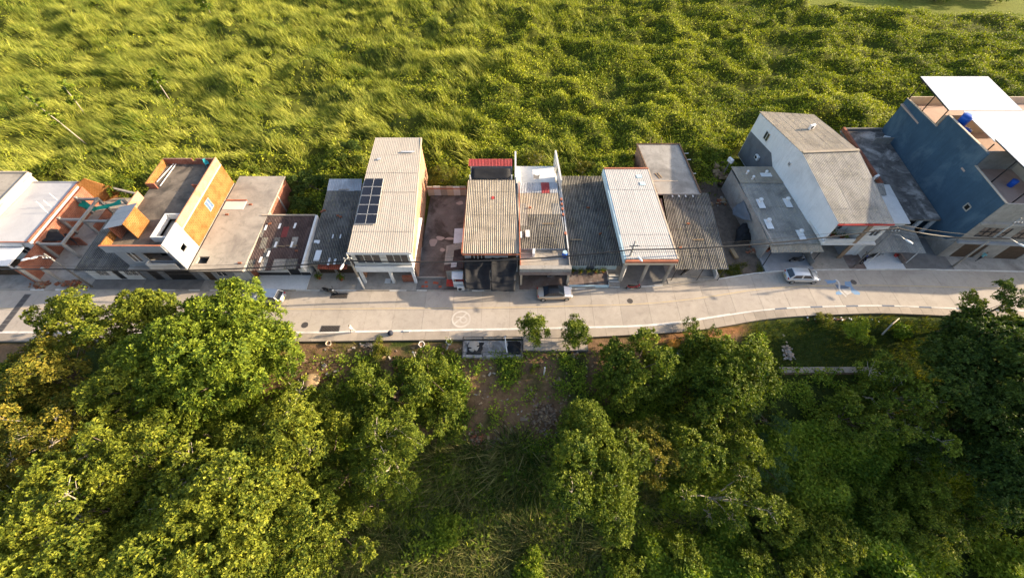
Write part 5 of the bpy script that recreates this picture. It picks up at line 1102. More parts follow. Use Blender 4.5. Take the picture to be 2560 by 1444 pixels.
tree('yellowish weed bush behind the concrete planters', 952, 872, 26, .1, 'fine', L_weed, 'bush', 'bush', G_S, lobes=6)
tree('wispy green bush on the dirt slope under the white marker post', 1330, 920, 26, -1.4, 'fine', L_weed, 'bush', 'bush', G_S, lobes=6)
tree('low weed bush at the foot of the painted kerb bend', 2060, 800, 20, .0, 'fine', L_weed, 'bush', 'bush', G_S, lobes=5)
G_B = 'bushes behind the houses'
for (px, py, rp, zc, st, mt, lab) in [(772, 470, 48, 1.6, 'broad', L_dark, 'dark tree filling the gap behind the patched brown roof'), (755, 515, 30, 1.2, 'broad', L_dark, 'dark bush against the red brick side of the slab roofed house'), (880, 385, 42, 1.4, 'broad', L_dark, 'dark green bush behind the solar panel house corner'), (835, 420, 36, 1.0, 'broad', L_mid, 'green bush behind the zinc end of the narrow house'),
        (1115, 445, 38, 1.5, 'fine', L_weed, 'pale twiggy bush behind the patio back wall'), (1345, 398, 34, 1.6, 'airy', L_weed, 'half bare shrub behind the white rear slab'), (1462, 425, 27, 1.2, 'airy', L_orange, 'reddish bare shrub behind the black roofed house'), (1420, 425, 26, .8, 'broad', L_mid, 'green bush beside the reddish bare shrub'), (1560, 405, 24, .8, 'broad', L_mid, 'green bush in the angle of the bare concrete slab'),
        (1775, 400, 36, 1.2, 'broad', L_mid, 'green bush beside the drain spouts of the bare slab'), (300, 470, 34, 1.0, 'broad', L_mid, 'green bush behind the unfinished house'), (130, 425, 30, .8, 'broad', L_yellow, 'sunlit bush behind the grey coated slab house'), (630, 430, 26, .8, 'broad', L_mid, 'green bush behind the pale slab roof')]:
    tree(lab, px, py, rp, zc, st, mt, 'bush', 'bush', G_B, bark=m_palebark if st == 'airy' else None, gap=.2 if st == 'airy' else 0)
for k, (x_, y_, r_, lab) in enumerate([(100, 112.5, 3.2, 'rounded tree at the bend of the mown meadow strip'), (107, 113.5, 3.0, 'dark rounded tree next to the bend of the meadow strip'), (93, 113.5, 2.6, 'low rounded tree along the back of the meadow strip'), (114, 112, 3.0, 'last rounded tree along the back of the meadow strip')]):
    tree(lab, 0, 0, r_, 0, 'broad', L_mid, at=(x_, y_, 1.2), group='trees behind the meadow strip', lobes=14)
# tall saplings in the field: thin pale stem with a few leaf sprays
def sapling(label, base, tip, seed):
    rs = np.random.RandomState(seed); b = W(*base, 0.3); zg = gz(b.x, b.y); b.z = zg
    # height from how far the top leans away from the foot in the survey
    best = min((((q := W(*tip, z)).xy-b.xy).length, z) for z in np.arange(1, 9, .1)); q = W(*tip, best[1])
    t = thing('sapling', label, 'sapling', b, 0, 'tall saplings in the field'); m_ = (b+q)/2+V((.15, 0, .1))
    MB().tube([b-V((0, 0, .2)), m_, q], [.10, .07, .03], 6).build('stem', m_palebark, t, True)
    C = []; 
    for k in range(6):
        u = .45+.55*k/5; p = b*(1-u)+q*u; a = rs.uniform(0, 6.28)
        for _ in range(9): C.append([p.x+math.cos(a)*.5+rs.normal()*.28, p.y+math.sin(a)*.5+rs.normal()*.28, p.z+rs.normal()*.15+.15])
    C = np.array(C); v_, q_ = leaves_at(C, np.tile([0, 0, 1.0], (len(C), 1)), rs, 6, .5, .17); np_obj('leaf_sprays', v_, q_, L_mango, t)
sapling('leaning pale stemmed sapling with several leaf sprays in the grass', (222, 365), (62, 240), 1)
sapling('short pale stemmed sapling standing alone in the tall grass', (425, 252), (378, 185), 2)
sapling('slender sapling with yellowing leaves next to the leaning sapling', (215, 290), (158, 215), 3)
sapling('slim sapling near the top of the grass slope', (530, 40), (505, 2), 4)
# palm like fern at the edge of the dump
def fern(label, px, py, z, r, n, seed, mat=L_dark, name='fern_palm', cat='fern'):
    rs = np.random.RandomState(seed); p = W(px, py, z); zg = gz(p.x, p.y); t = thing(name, label, cat, (p.x, p.y, zg), 0, 'ferns and broad leaved plants in the ravine'); mbs = MB().tube([(p.x, p.y, zg-.1), (p.x, p.y, max(z, zg+.3))], [.12, .09], 6); mbs.build('stem', m_bark, t)
    z = max(z, zg+.3)
    for k in range(n):
        a = 2*math.pi*k/n+rs.uniform(-.2, .2); L = r*rs.uniform(.8, 1.1); mb = MB(); pr_ = []
        for j in range(8):
            u = j/7; pr_.append(V((p.x+math.cos(a)*L*u, p.y+math.sin(a)*L*u, z+.6*r*u*(1-u)*1.6-.25*r*u*u)))
        sd = V((-math.sin(a), math.cos(a), 0))
        for j in range(1, 8):
            w_ = r*.24*math.sin(math.pi*min(1, j/7*.9+.12)); d = (pr_[j]-pr_[j-1])
            for s in (-1, 1): mb.face([pr_[j-1], pr_[j-1]+sd*s*w_+d*1.1-V((0, 0, w_*.35)), pr_[j]-d*.35])
        mb.build('frond', mat, t)
fern('dark green fern palm with radiating fronds beside the dump of rubble', 1458, 1010, -1.5, 1.9, 15, 1)
fern('broad leaved plant with drooping leaves at the top of the reeds', 1135, 1185, -3.5, 1.4, 9, 2, L_mid, 'broad_leaved_plant', 'plant')
fern('shaded broad leaved plant among the dark trees', 2360, 1150, -2.0, 2.2, 10, 3, L_dark, 'broad_leaved_plant', 'plant')
fern('second shaded broad leaved plant among the dark trees', 2440, 1180, -2.0, 2.0, 9, 4, L_dark, 'broad_leaved_plant', 'plant')
# ------------------------------------------------------------------ countless ground plants
rs = np.random.RandomState(42)
def infield(n, x0, x1, y0, y1):
    x = rs.uniform(x0, x1, n); y = rs.uniform(y0, y1, n); return x, y
def wedge(x, y): return np.abs(x) < 74+(np.maximum(y, 40)-40)*.80
def blades(x, y, z, h, w, lean, name, mat, per, label, tuft=.22, spr=.35):
    """per triangular blades from each tuft"""
    n = len(x)*per; X = np.repeat(x, per)+rs.normal(size=n)*tuft; Y = np.repeat(y, per)+rs.normal(size=n)*tuft; Z = np.repeat(z, per)
    hh = np.repeat(h, per)*rs.uniform(.55, 1.15, n); a = rs.uniform(0, 2*np.pi, n)
    lx = (lean[0]*(.3+1.5*vnoise(X/6.1+5, Y/5.3))+.7*(vnoise(X/3.7+40, Y/3.1)-.5))*hh+rs.normal(size=n)*spr*hh; ly = (lean[1]+.8*(vnoise(X/4.1+9, Y/3.3+70)-.5))*hh+rs.normal(size=n)*spr*hh
    wx, wy = np.cos(a)*w, np.sin(a)*w
    p0 = np.stack([X-wx, Y-wy, Z-.1], 1); p1 = np.stack([X+wx, Y+wy, Z-.1], 1); p3 = np.stack([X+lx, Y+ly, Z+hh*.92], 1)
    vs = np.stack([p0, p1, p3], 1).reshape(-1, 3)
    o = np_obj(name, vs, np.arange(3*n).reshape(-1, 3), mat); return tag(o, label, 'grass', kind='stuff')
x, y = infield(92000, -128, 40, 40, 124); k = wedge(x, y) & ~built(x, y, .25) & (rs.rand(len(x)) < grassy(x, y)*(1.15-.45*sstep(70, 115, y))+.012) & (rs.rand(len(x)) < sstep(.40, .56, fbm(x/2.6, y/1.9, 3)+.05)); x, y = x[k], y[k]
blades(x, y, ground(x, y), (.55+1.5*vnoise(x/2.3, y/1.8))*(.7+.6*fbm(x/9, y/9, 2)), .060, (-.38, .10), 'tall_grass', L_grass, 8, 'tall wind blown yellow green grass covering the field behind the houses')
x, y = infield(270000, -128, 128, 39, 124); k = wedge(x, y) & ~built(x, y, .15) & (meadow(x, y) < .5) & (rs.rand(len(x)) > grassy(x, y)*.84) & (rs.rand(len(x)) < 1.1-.5*sstep(70, 115, y)) & (rs.rand(len(x)) < sstep(.10, .5, lumps(x, y)*.6)+.15); x, y = x[k], y[k]
z = ground(x, y)+rs.uniform(.02, .38, len(x))
Nn = np.stack([rs.normal(size=len(x))*.35, rs.normal(size=len(x))*.35, np.ones(len(x))], 1); Nn /= np.linalg.norm(Nn, axis=1, keepdims=True)
v_, q_ = leaves_at(np.stack([x, y, z], 1), Nn, rs, 4, .33, .085, 1.1, .2, .16)
tag(np_obj('field_shrubs', v_, q_, L_shrub), 'dense low green shrubs covering the field behind the houses', 'shrubs', kind='stuff')
# slope below the road: weeds
x, y = infield(26000, -66, 66, -8, 26); d = WY(x)-y; so_, _o = soilness(x, y)
k = (d > .25) & (rs.rand(len(x)) < (1-so_)*.75+.05); x, y = x[k], y[k]
blades(x, y, ground(x, y), .28+.35*fbm(x/3, y/3, 2), .03, (0, 0), 'slope_grass', L_weed, 5, 'short weedy grass on the slope below the road', .2, .5)
x, y = infield(42000, -40, 40, 4, 25); d = WY(x)-y; so_, _o = soilness(x, y); mw = vnoise(x/1.5+2, y/1.4)*.9*sstep(.5, 3, d); k = (d > .5) & (rs.rand(len(x)) < (1-so_)*sstep(.28, .52, mw/.9+.08)) & ~((x > 29) & (x < 50) & (y > 19)); x, y, mw = x[k], y[k], mw[k]
v_, q_ = leaves_at(np.stack([x, y, ground(x, y)+.1+mw*.8], 1), np.tile([0, 0, 1.0], (len(x), 1)), rs, 4, .30, .09, 1.1, .2, .2)
tag(np_obj('slope_weeds', v_, q_, L_under), 'scattered leafy weeds on the slope below the road', 'weeds', kind='stuff')
# reeds in the ravine
x, y = infield(19000, -18, 26, -6, 12.5); k = (rs.rand(len(x)) < sstep(.44, .58, fbm(x/2.2+3, y/2.2, 3)+.06)) & (y < 12.2-.12*np.abs(x-3)); x, y = x[k], y[k]
blades(x, y, ground(x, y), 1.0+1.0*fbm(x/3, y/3, 2), .10, (-.15, .12), 'tall_reeds', L_reed, 7, 'tall dark reeds and cane grass filling the ravine floor', .3, .95)
# vines and undergrowth mounds at the shaded side
x, y = infield(75000, 9, 62, -8, 17); mnd = vnoise(x/2.7+1, y/2.3+4)**1.6*3.2+vnoise(x/1.1, y/1.1)*.6
k = (y < 13.5-.05*(x-20)) & (rs.rand(len(x)) < sstep(.18, .75, mnd*.5)) & (rs.rand(len(x)) < sstep(.26, .42, fbm(x/7, y/7, 2)+.05)); x, y, mnd = x[k], y[k], mnd[k]
v_, q_ = leaves_at(np.stack([x, y, ground(x, y)+mnd*.9], 1), np.tile([0, 0, 1.0], (len(x), 1)), rs, 4, .40, .10, 1.1, .2, .18)
tag(np_obj('undergrowth', v_, q_, L_under), 'mounded leafy undergrowth and vines on the ravine side', 'undergrowth', kind='stuff')
x, y = infield(44000, -62, 16, -8, 17); mnd = vnoise(x/2.4+7, y/2.2)**1.3*1.5; k = (rs.rand(len(x)) < .6) & ((x < -13) | (y < 10+1.5*np.sin(x))) & (rs.rand(len(x)) < sstep(.22, .42, fbm(x/6+2, y/6, 2)+.10)); x, y, mnd = x[k], y[k], mnd[k]
v_, q_ = leaves_at(np.stack([x, y, ground(x, y)+mnd*.8], 1), np.tile([0, 0, 1.0], (len(x), 1)), rs, 4, .42, .11, 1.1, .2, .2)
tag(np_obj('undergrowth', v_, q_, L_under), 'dark leafy undergrowth beneath the left wood', 'undergrowth', kind='stuff')
# lawn beside the footpath and yard corner weeds
x, y = infield(16000, 28, 52, 17.5, 26); d = WY(x)-y; k = (d > .6) & (rs.rand(len(x)) < .9); x, y = x[k], y[k]
blades(x, y, ground(x, y), .16+.1*fbm(x/2, y/2, 2), .02, (0, 0), 'lawn_grass', L_dark, 4, 'short green lawn between the sidewalk and the footpath', .12, .5)
x, y = infield(900, 26.2, 32.2, 30.6, 33.6); k = (y > FY(x)+.2) & (y < FY(x)+1.9) & (rs.rand(len(x)) < sstep(.4, .55, fbm(x/1.3, y/1.3, 2)+.08)); x, y = x[k], y[k]
blades(x, y, x*0-.1, .35+.15*x*0, .025, (0, 0), 'yard_grass', L_weed, 6, 'weedy grass along the kerb of the dirt yard', .15, .6)

# litter and stones strewn over the bare bank
rr_ = random.Random(77); mb = MB()
for _ in range(900):
    x_ = rr_.uniform(-24, 9); y_ = rr_.uniform(9.5, 21.5)
    if float(soilness(np.array([x_]), np.array([y_]))[0][0]) < .35: continue
    w_ = rr_.uniform(.03, .12)*(1.6 if rr_.random() < .12 else 1); e = Matrix.Rotation(rr_.uniform(0, 6.28), 3, 'Z') @ Matrix.Rotation(rr_.uniform(-.5, .5), 3, 'X'); mb.cur = rr_.choice([0, 0, 1, 2, 2, 3])
    mb.obox((x_, y_, gz(x_, y_)+w_*.3), e @ V((w_*rr_.uniform(1, 3), 0, 0)), e @ V((0, w_, 0)), e @ V((0, 0, w_*.4)))
tag(mb.build('slope_litter', [m_soil, m_rubble, m_timber, m_conc_lt]), 'stones, sticks and litter strewn over the bare slope', 'litter', kind='stuff')

# ------------------------------------------------------------------ vehicles
def paint(name, col, metal=.55, rough=.28):
    t = NT(name); t.bsdf.inputs['Coat Weight'].default_value = .6; t.bsdf.inputs['Coat Roughness'].default_value = .08
    c = t.mix(t.ramp(t.noise(t.co(), 2.5, 5, .6), [(.35, (0, 0, 0)), (.75, (.35, .35, .35))]), col, dk(col, .72)); return t.done(c, rough, metal, .5)
m_silver = paint('silver_car_paint', (.58, .61, .64)); m_champ = paint('champagne_car_paint', (.60, .51, .41)); m_blackp = paint('black_car_paint', (.012, .012, .014), .2); m_lit_bonnet = paint('painted_sunlit_bonnet', (.86, .80, .79), .0); m_redbike = paint('red_scooter_paint', (.45, .015, .02), .1); m_blackbike = paint('black_motorcycle_paint', (.012, .012, .013), .2)  # sedan bonnet: near-white because sunlight is put into its colour
m_tyre = plain('tyre_rubber', (.018, .018, .018), .85, 0, .2); m_rim = plain('alloy_rim', (.55, .56, .58), .35, .8); m_tail = plain('red_tail_lamp', (.42, .01, .012), .25); m_head = plain('clear_head_lamp', (.72, .74, .76), .12, 0, .7); m_plate = plain('yellow_number_plate', (.75, .52, .05), .5)
def interp(tab, x):
    return float(np.interp(x, [a for a, _ in tab], [b for _, b in tab]))
def loft(stations, mat, name, par, smooth=True):
    """stations: list of rings with equal count (closed)"""
    n = len(stations[0]); vs = [p for r in stations for p in r]; fs = []
    for i in range(len(stations)-1):
        for k in range(n): fs.append((i*n+k, i*n+(k+1) % n, (i+1)*n+(k+1) % n, (i+1)*n+k))
    fs.append(tuple(reversed(range(n)))); fs.append(tuple((len(stations)-1)*n+k for k in range(n)))
    mb = MB(); mb.v = vs; mb.f = fs; mb.mi = [0]*len(fs); o = mb.build(name, mat, par, smooth, local=True)
    return o
def car(label, loc, rz, body, roofm, bonnetm, L=4.3, Wd=1.69, H=1.46, hatch=False, group='cars parked along the road'):
    """x forward; body, glazed cabin, wheels, lamps"""
    t = thing('parked_car', label, 'car', loc, rz, group); h = L/2; w = Wd/2
    if hatch:
        deck = [(-h, .78), (-h+.12, .92), (-h+.35, .98), (-.2, .96), (.75, .93), (h-.35, .78), (h-.08, .62), (h, .5)]
        cab = dict(rb=-h+.16, rt=-h+.62, ft=.42, fb=1.12)
    else:
        deck = [(-h, .72), (-h+.1, .88), (-h+.55, .96), (-.9, .96), (.85, .93), (h-.4, .80), (h-.1, .64), (h, .5)]
        cab = dict(rb=-h+.72, rt=-h+1.38, ft=.38, fb=1.14)
    hw = [(-h, .66), (-h+.12, .82), (-h+.5, .97), (-.5, 1.0), (.9, 1.0), (h-.45, .95), (h-.12, .80), (h, .62)]
    xs = sorted({-h, -h+.05, -h+.14, -h+.35, -h+.7, -1.0, -.4, .2, .8, 1.2, h-.6, h-.35, h-.15, h-.05, h}); rings = []
    for x in xs:
        ww = w*interp(hw, x); zt = interp(deck, x); e = max(0, (abs(x)-h+.25)/.25); zb = .24+.12*e
        zm = min(.62, zt-.12)
        rings.append([(x, -ww*.80, zb), (x, -ww*.97, zb+.08), (x, -ww, zm-.12), (x, -ww*.985, zm+.04), (x, -ww*.90, zt-.02), (x, -ww*.55, zt+.025), (x, 0, zt+.035), (x, ww*.55, zt+.025), (x, ww*.90, zt-.02), (x, ww*.985, zm+.04), (x, ww, zm-.12), (x, ww*.97, zb+.08), (x, ww*.80, zb)])
    loft(rings, body, 'body', t)
    zb_ = .93; wr, wb = w*.70, w*.895
    def q(pts, mat, nm, par=t): return MB().face(pts).build(nm, mat, par, local=True)
    RB, RT, FT, FB = cab['rb'], cab['rt'], cab['ft'], cab['fb']; rz_ = H-.05
    ring = lambda k, ws, z0, z1: [(RB, -ws*k, z0)]
    # roof: crowned panel
    mb = MB(); nx, ny = 6, 4
    for i in range(nx+1):
        for j in range(ny+1):
            u, v = i/nx, j/ny*2-1; x = RT+(FT-RT)*u; mb.v.append((x, wr*v, rz_+.06*(1-v*v)*(.7+.3*math.sin(math.pi*u))-.02*abs(2*u-1)**2))
    for i in range(nx):
        for j in range(ny): a = i*(ny+1)+j; mb.f.append((a, a+ny+1, a+ny+2, a+1))
    mb.mi = [0]*len(mb.f); mb.build('roof', roofm, t, True, local=True)
    # pillars shell slightly inside the glass
    A = [(RB, -wb*.97, zb_), (FB, -wb*.97, zb_), (FT, -wr, rz_-.01), (RT, -wr, rz_-.01)]; B = [(x, -y, z) for x, y, z in A]
    mb = MB(); mb.face(A); mb.face(B[::-1]); mb.face([A[0], A[3], B[3], B[0]]); mb.face([A[1], B[1], B[2], A[2]]); mb.build('cabin_shell', roofm if roofm is not bonnetm else body, t, local=True)
    def inset(P, k, out):
        c = sum((V(p) for p in P), V())/len(P); n = (V(P[1])-V(P[0])).cross(V(P[2])-V(P[0])).normalized()
        return [c+(V(p)-c)*k+n*out for p in P]
    q(inset([A[1], B[1], B[2], A[2]], .93, .012), m_glass, 'windscreen'); q(inset([B[0], A[0], A[3], B[3]], .90, .012), m_glass, 'rear_window')
    for S, sg in ((A, 1), (B, -1)):
        S_ = [V(p) for p in S]; mid = (RB+FB)/2-.05
        def lerp_top(x): return RT+(FT-RT)*((x-RB)/(FB-RB))
        def side(xa, xb, ta, tb):
            P_ = [V((xa, S_[0].y, zb_)), V((xb, S_[0].y, zb_)), V((tb, S_[2].y, rz_)), V((ta, S_[2].y, rz_))]
            return inset(P_ if sg == 1 else P_[::-1], .86, .012)
        q(side(RB+.22, mid, RT+.05, mid+.02), m_glass, 'side_window'); q(side(mid+.04, FB-.12, mid+.06, FT-.02), m_glass, 'side_window')
    # bonnet panel in another colour; the sedan's pale one has sunlight painted in
    if bonnetm is not body:
        mb = MB(); 
        for i in range(5):
            for j in range(7):
                x = FB-.08+(h-.2-FB+.08)*i/4; v = j/6*2-1; ww = w*interp(hw, x)*.93; mb.v.append((x, ww*v, interp(deck, x)+.052-.06*v*v))
        for i in range(4):
            for j in range(6): a = i*7+j; mb.f.append((a, a+7, a+8, a+1))
        mb.mi = [0]*len(mb.f); mb.build('bonnet', bonnetm, t, True, local=True)
    for sx in (-h+.72, h-.78):
        for sy in (-1, 1):
            wh = MB(); wh.lathe([(.2, -.1), (.295, -.1), (.31, -.06), (.31, .06), (.295, .1), (.2, .1)], (0, 0, 0), 18, True); o = wh.build('wheel', m_tyre, t, True, local=True); o.location = (sx, sy*(w-.09), .31); o.rotation_euler = (math.pi/2, 0, 0)
            r = MB().lathe([(.205, 0), (.19, .012), (.06, .02), (.0, .025)], (0, 0, .1 if sy < 0 else -.125), 10).build('rim', m_rim, o, local=True)
    for sy in (-1, 1):
        MB().obox((-h+.10, sy*w*.66, .80), (.05, .02*sy, 0), (.015*-sy, .13, 0), (0, 0, .09)).build('tail_lamp', m_tail, t, local=True)
        MB().obox((h-.16, sy*w*.68, .66), (.11, -.05*sy, -.03), (0, .13, 0), (.02, 0, .055)).build('head_lamp', m_head, t, local=True)
        MB().obox((FB-.22, sy*(w+.07), .98), (.05, .02*-sy, 0), (0, .09, 0), (0, 0, .06)).build('mirror', body, t, local=True)
    MB().box(-h-.012, -.17, .52, -h+.02, .17, .63).build('number_plate', m_plate, t, local=True); MB().box(h-.03, -.17, .36, h+.012, .17, .46).build('number_plate', m_plate, t, local=True)
    MB().box(h-.1, -.45, .45, h+.004, .45, .54).build('grille', m_black, t, local=True)
    return t
c_ = W(1385, 741); car('champagne sedan with black roof and bonnet coloured as if sunlit parked by the kerb', (c_.x+.05, c_.y+.15, 0), .03, m_champ, m_blackp, m_lit_bonnet, 4.35)
c_ = W(1998, 696); car('silver white hatchback parked in front of the vented house', (c_.x, c_.y, 0), -.02, m_silver, m_silver, m_silver, 4.15, 1.7, 1.5, True)
c_ = W(676, 747); car('silver hatchback half hidden by the mango tree', (c_.x, c_.y, 0), math.pi-.12, m_silver, m_silver, m_silver, 4.0, 1.7, 1.5, True)
def motorbike(label, loc, rz, pm, scooter=False, lean=.12):
    t = thing('motorcycle', label, 'motorcycle', loc, rz, 'parked motorcycles'); t.rotation_euler = (lean, 0, rz)
    for sx in (-.62, .62):
        n = 16; mb = MB(); pts = [(sx+.29*math.cos(2*math.pi*k/n), 0, .31+.29*math.sin(2*math.pi*k/n)) for k in range(n+1)]; mb.tube(pts, .055, 6, False); o = mb.build('wheel', m_tyre, t, True, local=True)
        r = MB()
        for k in range(5): r.bar((sx, 0, .31), (sx+.25*math.cos(k*1.2566), 0, .31+.25*math.sin(k*1.2566)), .035)
        r.build('spokes', m_rim, o, local=True)
    MB().obox((-.02, 0, .42), (.24, 0, 0), (0, .13, 0), (0, 0, .17)).build('engine', m_iron, t, local=True, bevel=.04)
    MB().tube([(-.62, .1, .31), (-.1, .12, .38), (.3, .05, .72)], .035, 6).build('frame', m_black, t, True, local=True)
    if scooter:
        loft([[(x, y*w_, z+dz) for y, dz in ((-1, 0), (-.8, .16), (0, .2), (.8, .16), (1, 0), (0, -.12))] for x, w_, z in ((-.85, .08, .74), (-.6, .17, .66), (-.2, .17, .58), (.1, .12, .42), (.35, .13, .48), (.5, .16, .72), (.62, .09, .86))], pm, 'fairing', t)
    else:
        loft([[(x, y*w_, z+dz) for y, dz in ((-1, 0), (-.8, .12), (0, .17), (.8, .12), (1, 0), (0, -.1))] for x, w_, z in ((-.12, .10, .70), (.05, .16, .74), (.28, .17, .78), (.42, .08, .74))], pm, 'fuel_tank', t)
        loft([[(x, y*w_, z+dz) for y, dz in ((-1, 0), (0, .08), (1, 0), (0, -.06))] for x, w_, z in ((-.95, .05, .84), (-.7, .12, .76), (-.2, .11, .66))], pm, 'tail_fairing', t)
    loft([[(x, y*w_, z+dz) for y, dz in ((-1, 0), (-.7, .07), (.7, .07), (1, 0))] for x, w_, z in ((-.82, .09, .86), (-.5, .15, .82), (-.1, .13, .78), (.08, .08, .80))], m_tyre, 'seat', t)
    for sy in (-.09, .09): MB().tube([(.64, sy, .31), (.46, sy, .88)], .028, 6).build('fork', m_steel, t, local=True)
    MB().tube([(.36, -.36, 1.0), (.46, -.12, .98), (.46, .12, .98), (.36, .36, 1.0)], .022, 6).build('handlebar', m_black, t, local=True)
    MB().lathe([(.02, -.05), (.09, -.02), (.1, .03), (.05, .06)], (.56, 0, .86), 10).build('headlamp', m_head, t, True, local=True); MB().tube([(.1, -.16, .26), (-.4, -.18, .28), (-.8, -.18, .38)], [.03, .05, .05], 7).build('exhaust', m_steel, t, True, local=True)
    for sy in (-.34, .34): MB().obox((.38, sy, 1.14), (.02, 0, 0), (0, .06, 0), (0, 0, .04)).build('mirror', m_black, t, local=True)
    return t
def at_px(px, py, z=0): p = W(px, py, z); return (p.x, p.y, z)
motorbike('black motorcycle parked on the kerb before the brown garage doors', at_px(829, 731), -.25, m_blackbike)
motorbike('red scooter parked beside the white painted utility pole', at_px(1582, 721), .05, m_redbike, True)
motorbike('black motorcycle under the concrete balcony porch', (5.2, 31.3, .09), .1, m_blackbike)
motorbike('dark motorcycle parked under the dark ribbed porch roof', (22.0, 31.9, .09), .6, m_blackbike)
motorbike('dark motorcycle parked under the tan awning of the vented house', (36.7, 33.7, .09), .05, m_blackbike)
motorbike('dark motorcycle parked in the white floored porch', (46.9, 34.3, .13), .25, m_blackbike)
motorbike('blue motorcycle leaning at the porch post of the ribbed porch', (45.3, 33.8, .13), .9, paint('blue_motorcycle_paint', (.02, .05, .22), .1))
motorbike('dark motorcycle parked against the blue wall', (52.6, 36.8, .09), -.5, m_blackbike)
# ------------------------------------------------------------------ people
m_skin = plain('skin', (.36, .20, .13), .6); m_hair = plain('dark_hair', (.03, .02, .016), .7)
def person(label, loc, rz, top, low, shoe, stride=.22, ht=1.66):
    """one continuous body grown over a jointed skeleton, clothed by body region"""
    s = ht/1.7
    J = {'pelvis': (0, 0, .95, .125), 'waist': (.01, 0, 1.10, .115), 'chest': (.02, 0, 1.30, .135), 'neck': (.02, 0, 1.47, .05), 'jaw': (.05, 0, 1.55, .07), 'head': (.035, 0, 1.63, .088), 'crown': (.02, 0, 1.70, .05), 'nose': (.125, 0, 1.60, .016)}
    E_ = [('pelvis', 'waist'), ('waist', 'chest'), ('chest', 'neck'), ('neck', 'jaw'), ('jaw', 'head'), ('head', 'crown'), ('head', 'nose')]
    for sg, n in ((1, 'l'), (-1, 'r')):
        f = stride*sg
        J.update({'hip'+n: (0, .09*sg, .90, .085), 'knee'+n: (f*.55+.03, .095*sg, .50, .058), 'ankle'+n: (f*1.0-.03, .095*sg, .09, .04), 'toe'+n: (f*1.0+.13, .11*sg, .035, .03),
                  'sh'+n: (.02, .17*sg, 1.40, .055), 'elb'+n: (-.02-f*.4, .23*sg, 1.13, .04), 'wri'+n: (.10-f*.6, .23*sg, .90, .026), 'palm'+n: (.13-f*.65, .225*sg, .83, .03)})
        E_ += [('pelvis', 'hip'+n), ('hip'+n, 'knee'+n), ('knee'+n, 'ankle'+n), ('ankle'+n, 'toe'+n), ('chest', 'sh'+n), ('sh'+n, 'elb'+n), ('elb'+n, 'wri'+n), ('wri'+n, 'palm'+n)]
        b = J['palm'+n]
        for k, (dx, dy, dz) in enumerate(((.05, -.02*sg, -.03), (.025, .0, -.085), (.008, .004*sg, -.092), (-.010, .006*sg, -.088), (-.028, .008*sg, -.07))):
            J[f'f{k}{n}'] = (b[0]+dx, b[1]+dy, b[2]+dz, .0085); E_.append(('palm'+n, f'f{k}{n}'))
    names = list(J); me = bpy.data.meshes.new('body'); me.from_pydata([tuple(c*s for c in J[k][:3]) for k in names], [(names.index(a), names.index(b)) for a, b in E_], [])
    o = bpy.data.objects.new('person', me); COL.objects.link(o)
    md = o.modifiers.new('skin', 'SKIN'); md.use_smooth_shade = True
    for i, k in enumerate(names): r = J[k][3]*s; me.skin_vertices[0].data[i].radius = (r, r*(1.25 if k in ('chest', 'waist', 'pelvis') else 1)); me.skin_vertices[0].data[i].use_root = (k == 'pelvis')
    sd = o.modifiers.new('sub', 'SUBSURF'); sd.levels = 1; sd.render_levels = 1
    dg = bpy.context.evaluated_depsgraph_get(); nm = bpy.data.meshes.new_from_object(o.evaluated_get(dg)); bpy.data.objects.remove(o)
    for m in (m_skin, top, low, shoe, m_hair): nm.materials.append(m)
    for p in nm.polygons:
        c = p.center/s; p.use_smooth = True
        if c.z > 1.60 and c.x < .075 or c.z > 1.675: i = 4
        elif c.z > 1.46: i = 0
        elif c.z < .085: i = 3
        elif abs(c.y) > .165 and c.z < 1.18 or (abs(c.y) > .185 and c.z < 1.0): i = 0
        elif c.z > .93: i = 1
        else: i = 2
        p.material_index = i
    ob = bpy.data.objects.new('person', nm); COL.objects.link(ob); ob.location = loc; ob.rotation_euler = (0, 0, rz); tag(ob, label, 'person', 'people on foot'); return ob
cl = lambda n, c: surf(n, c, dk(c, .8), None, scale=6, orand=0)
person('person in pale shirt and light trousers walking along the near kerb', at_px(884, 830, .12), math.pi*.98, cl('pale_shirt', (.72, .62, .58)), cl('light_trousers', (.66, .58, .52)), cl('pale_shoes', (.5, .42, .38)))
person('person in turquoise shirt and dark trousers walking before the blue building', at_px(2440, 651, .1), 0.2, cl('turquoise_shirt', (.22, .50, .52)), cl('dark_trousers', (.03, .035, .05)), cl('dark_shoes', (.06, .04, .035)), .26)
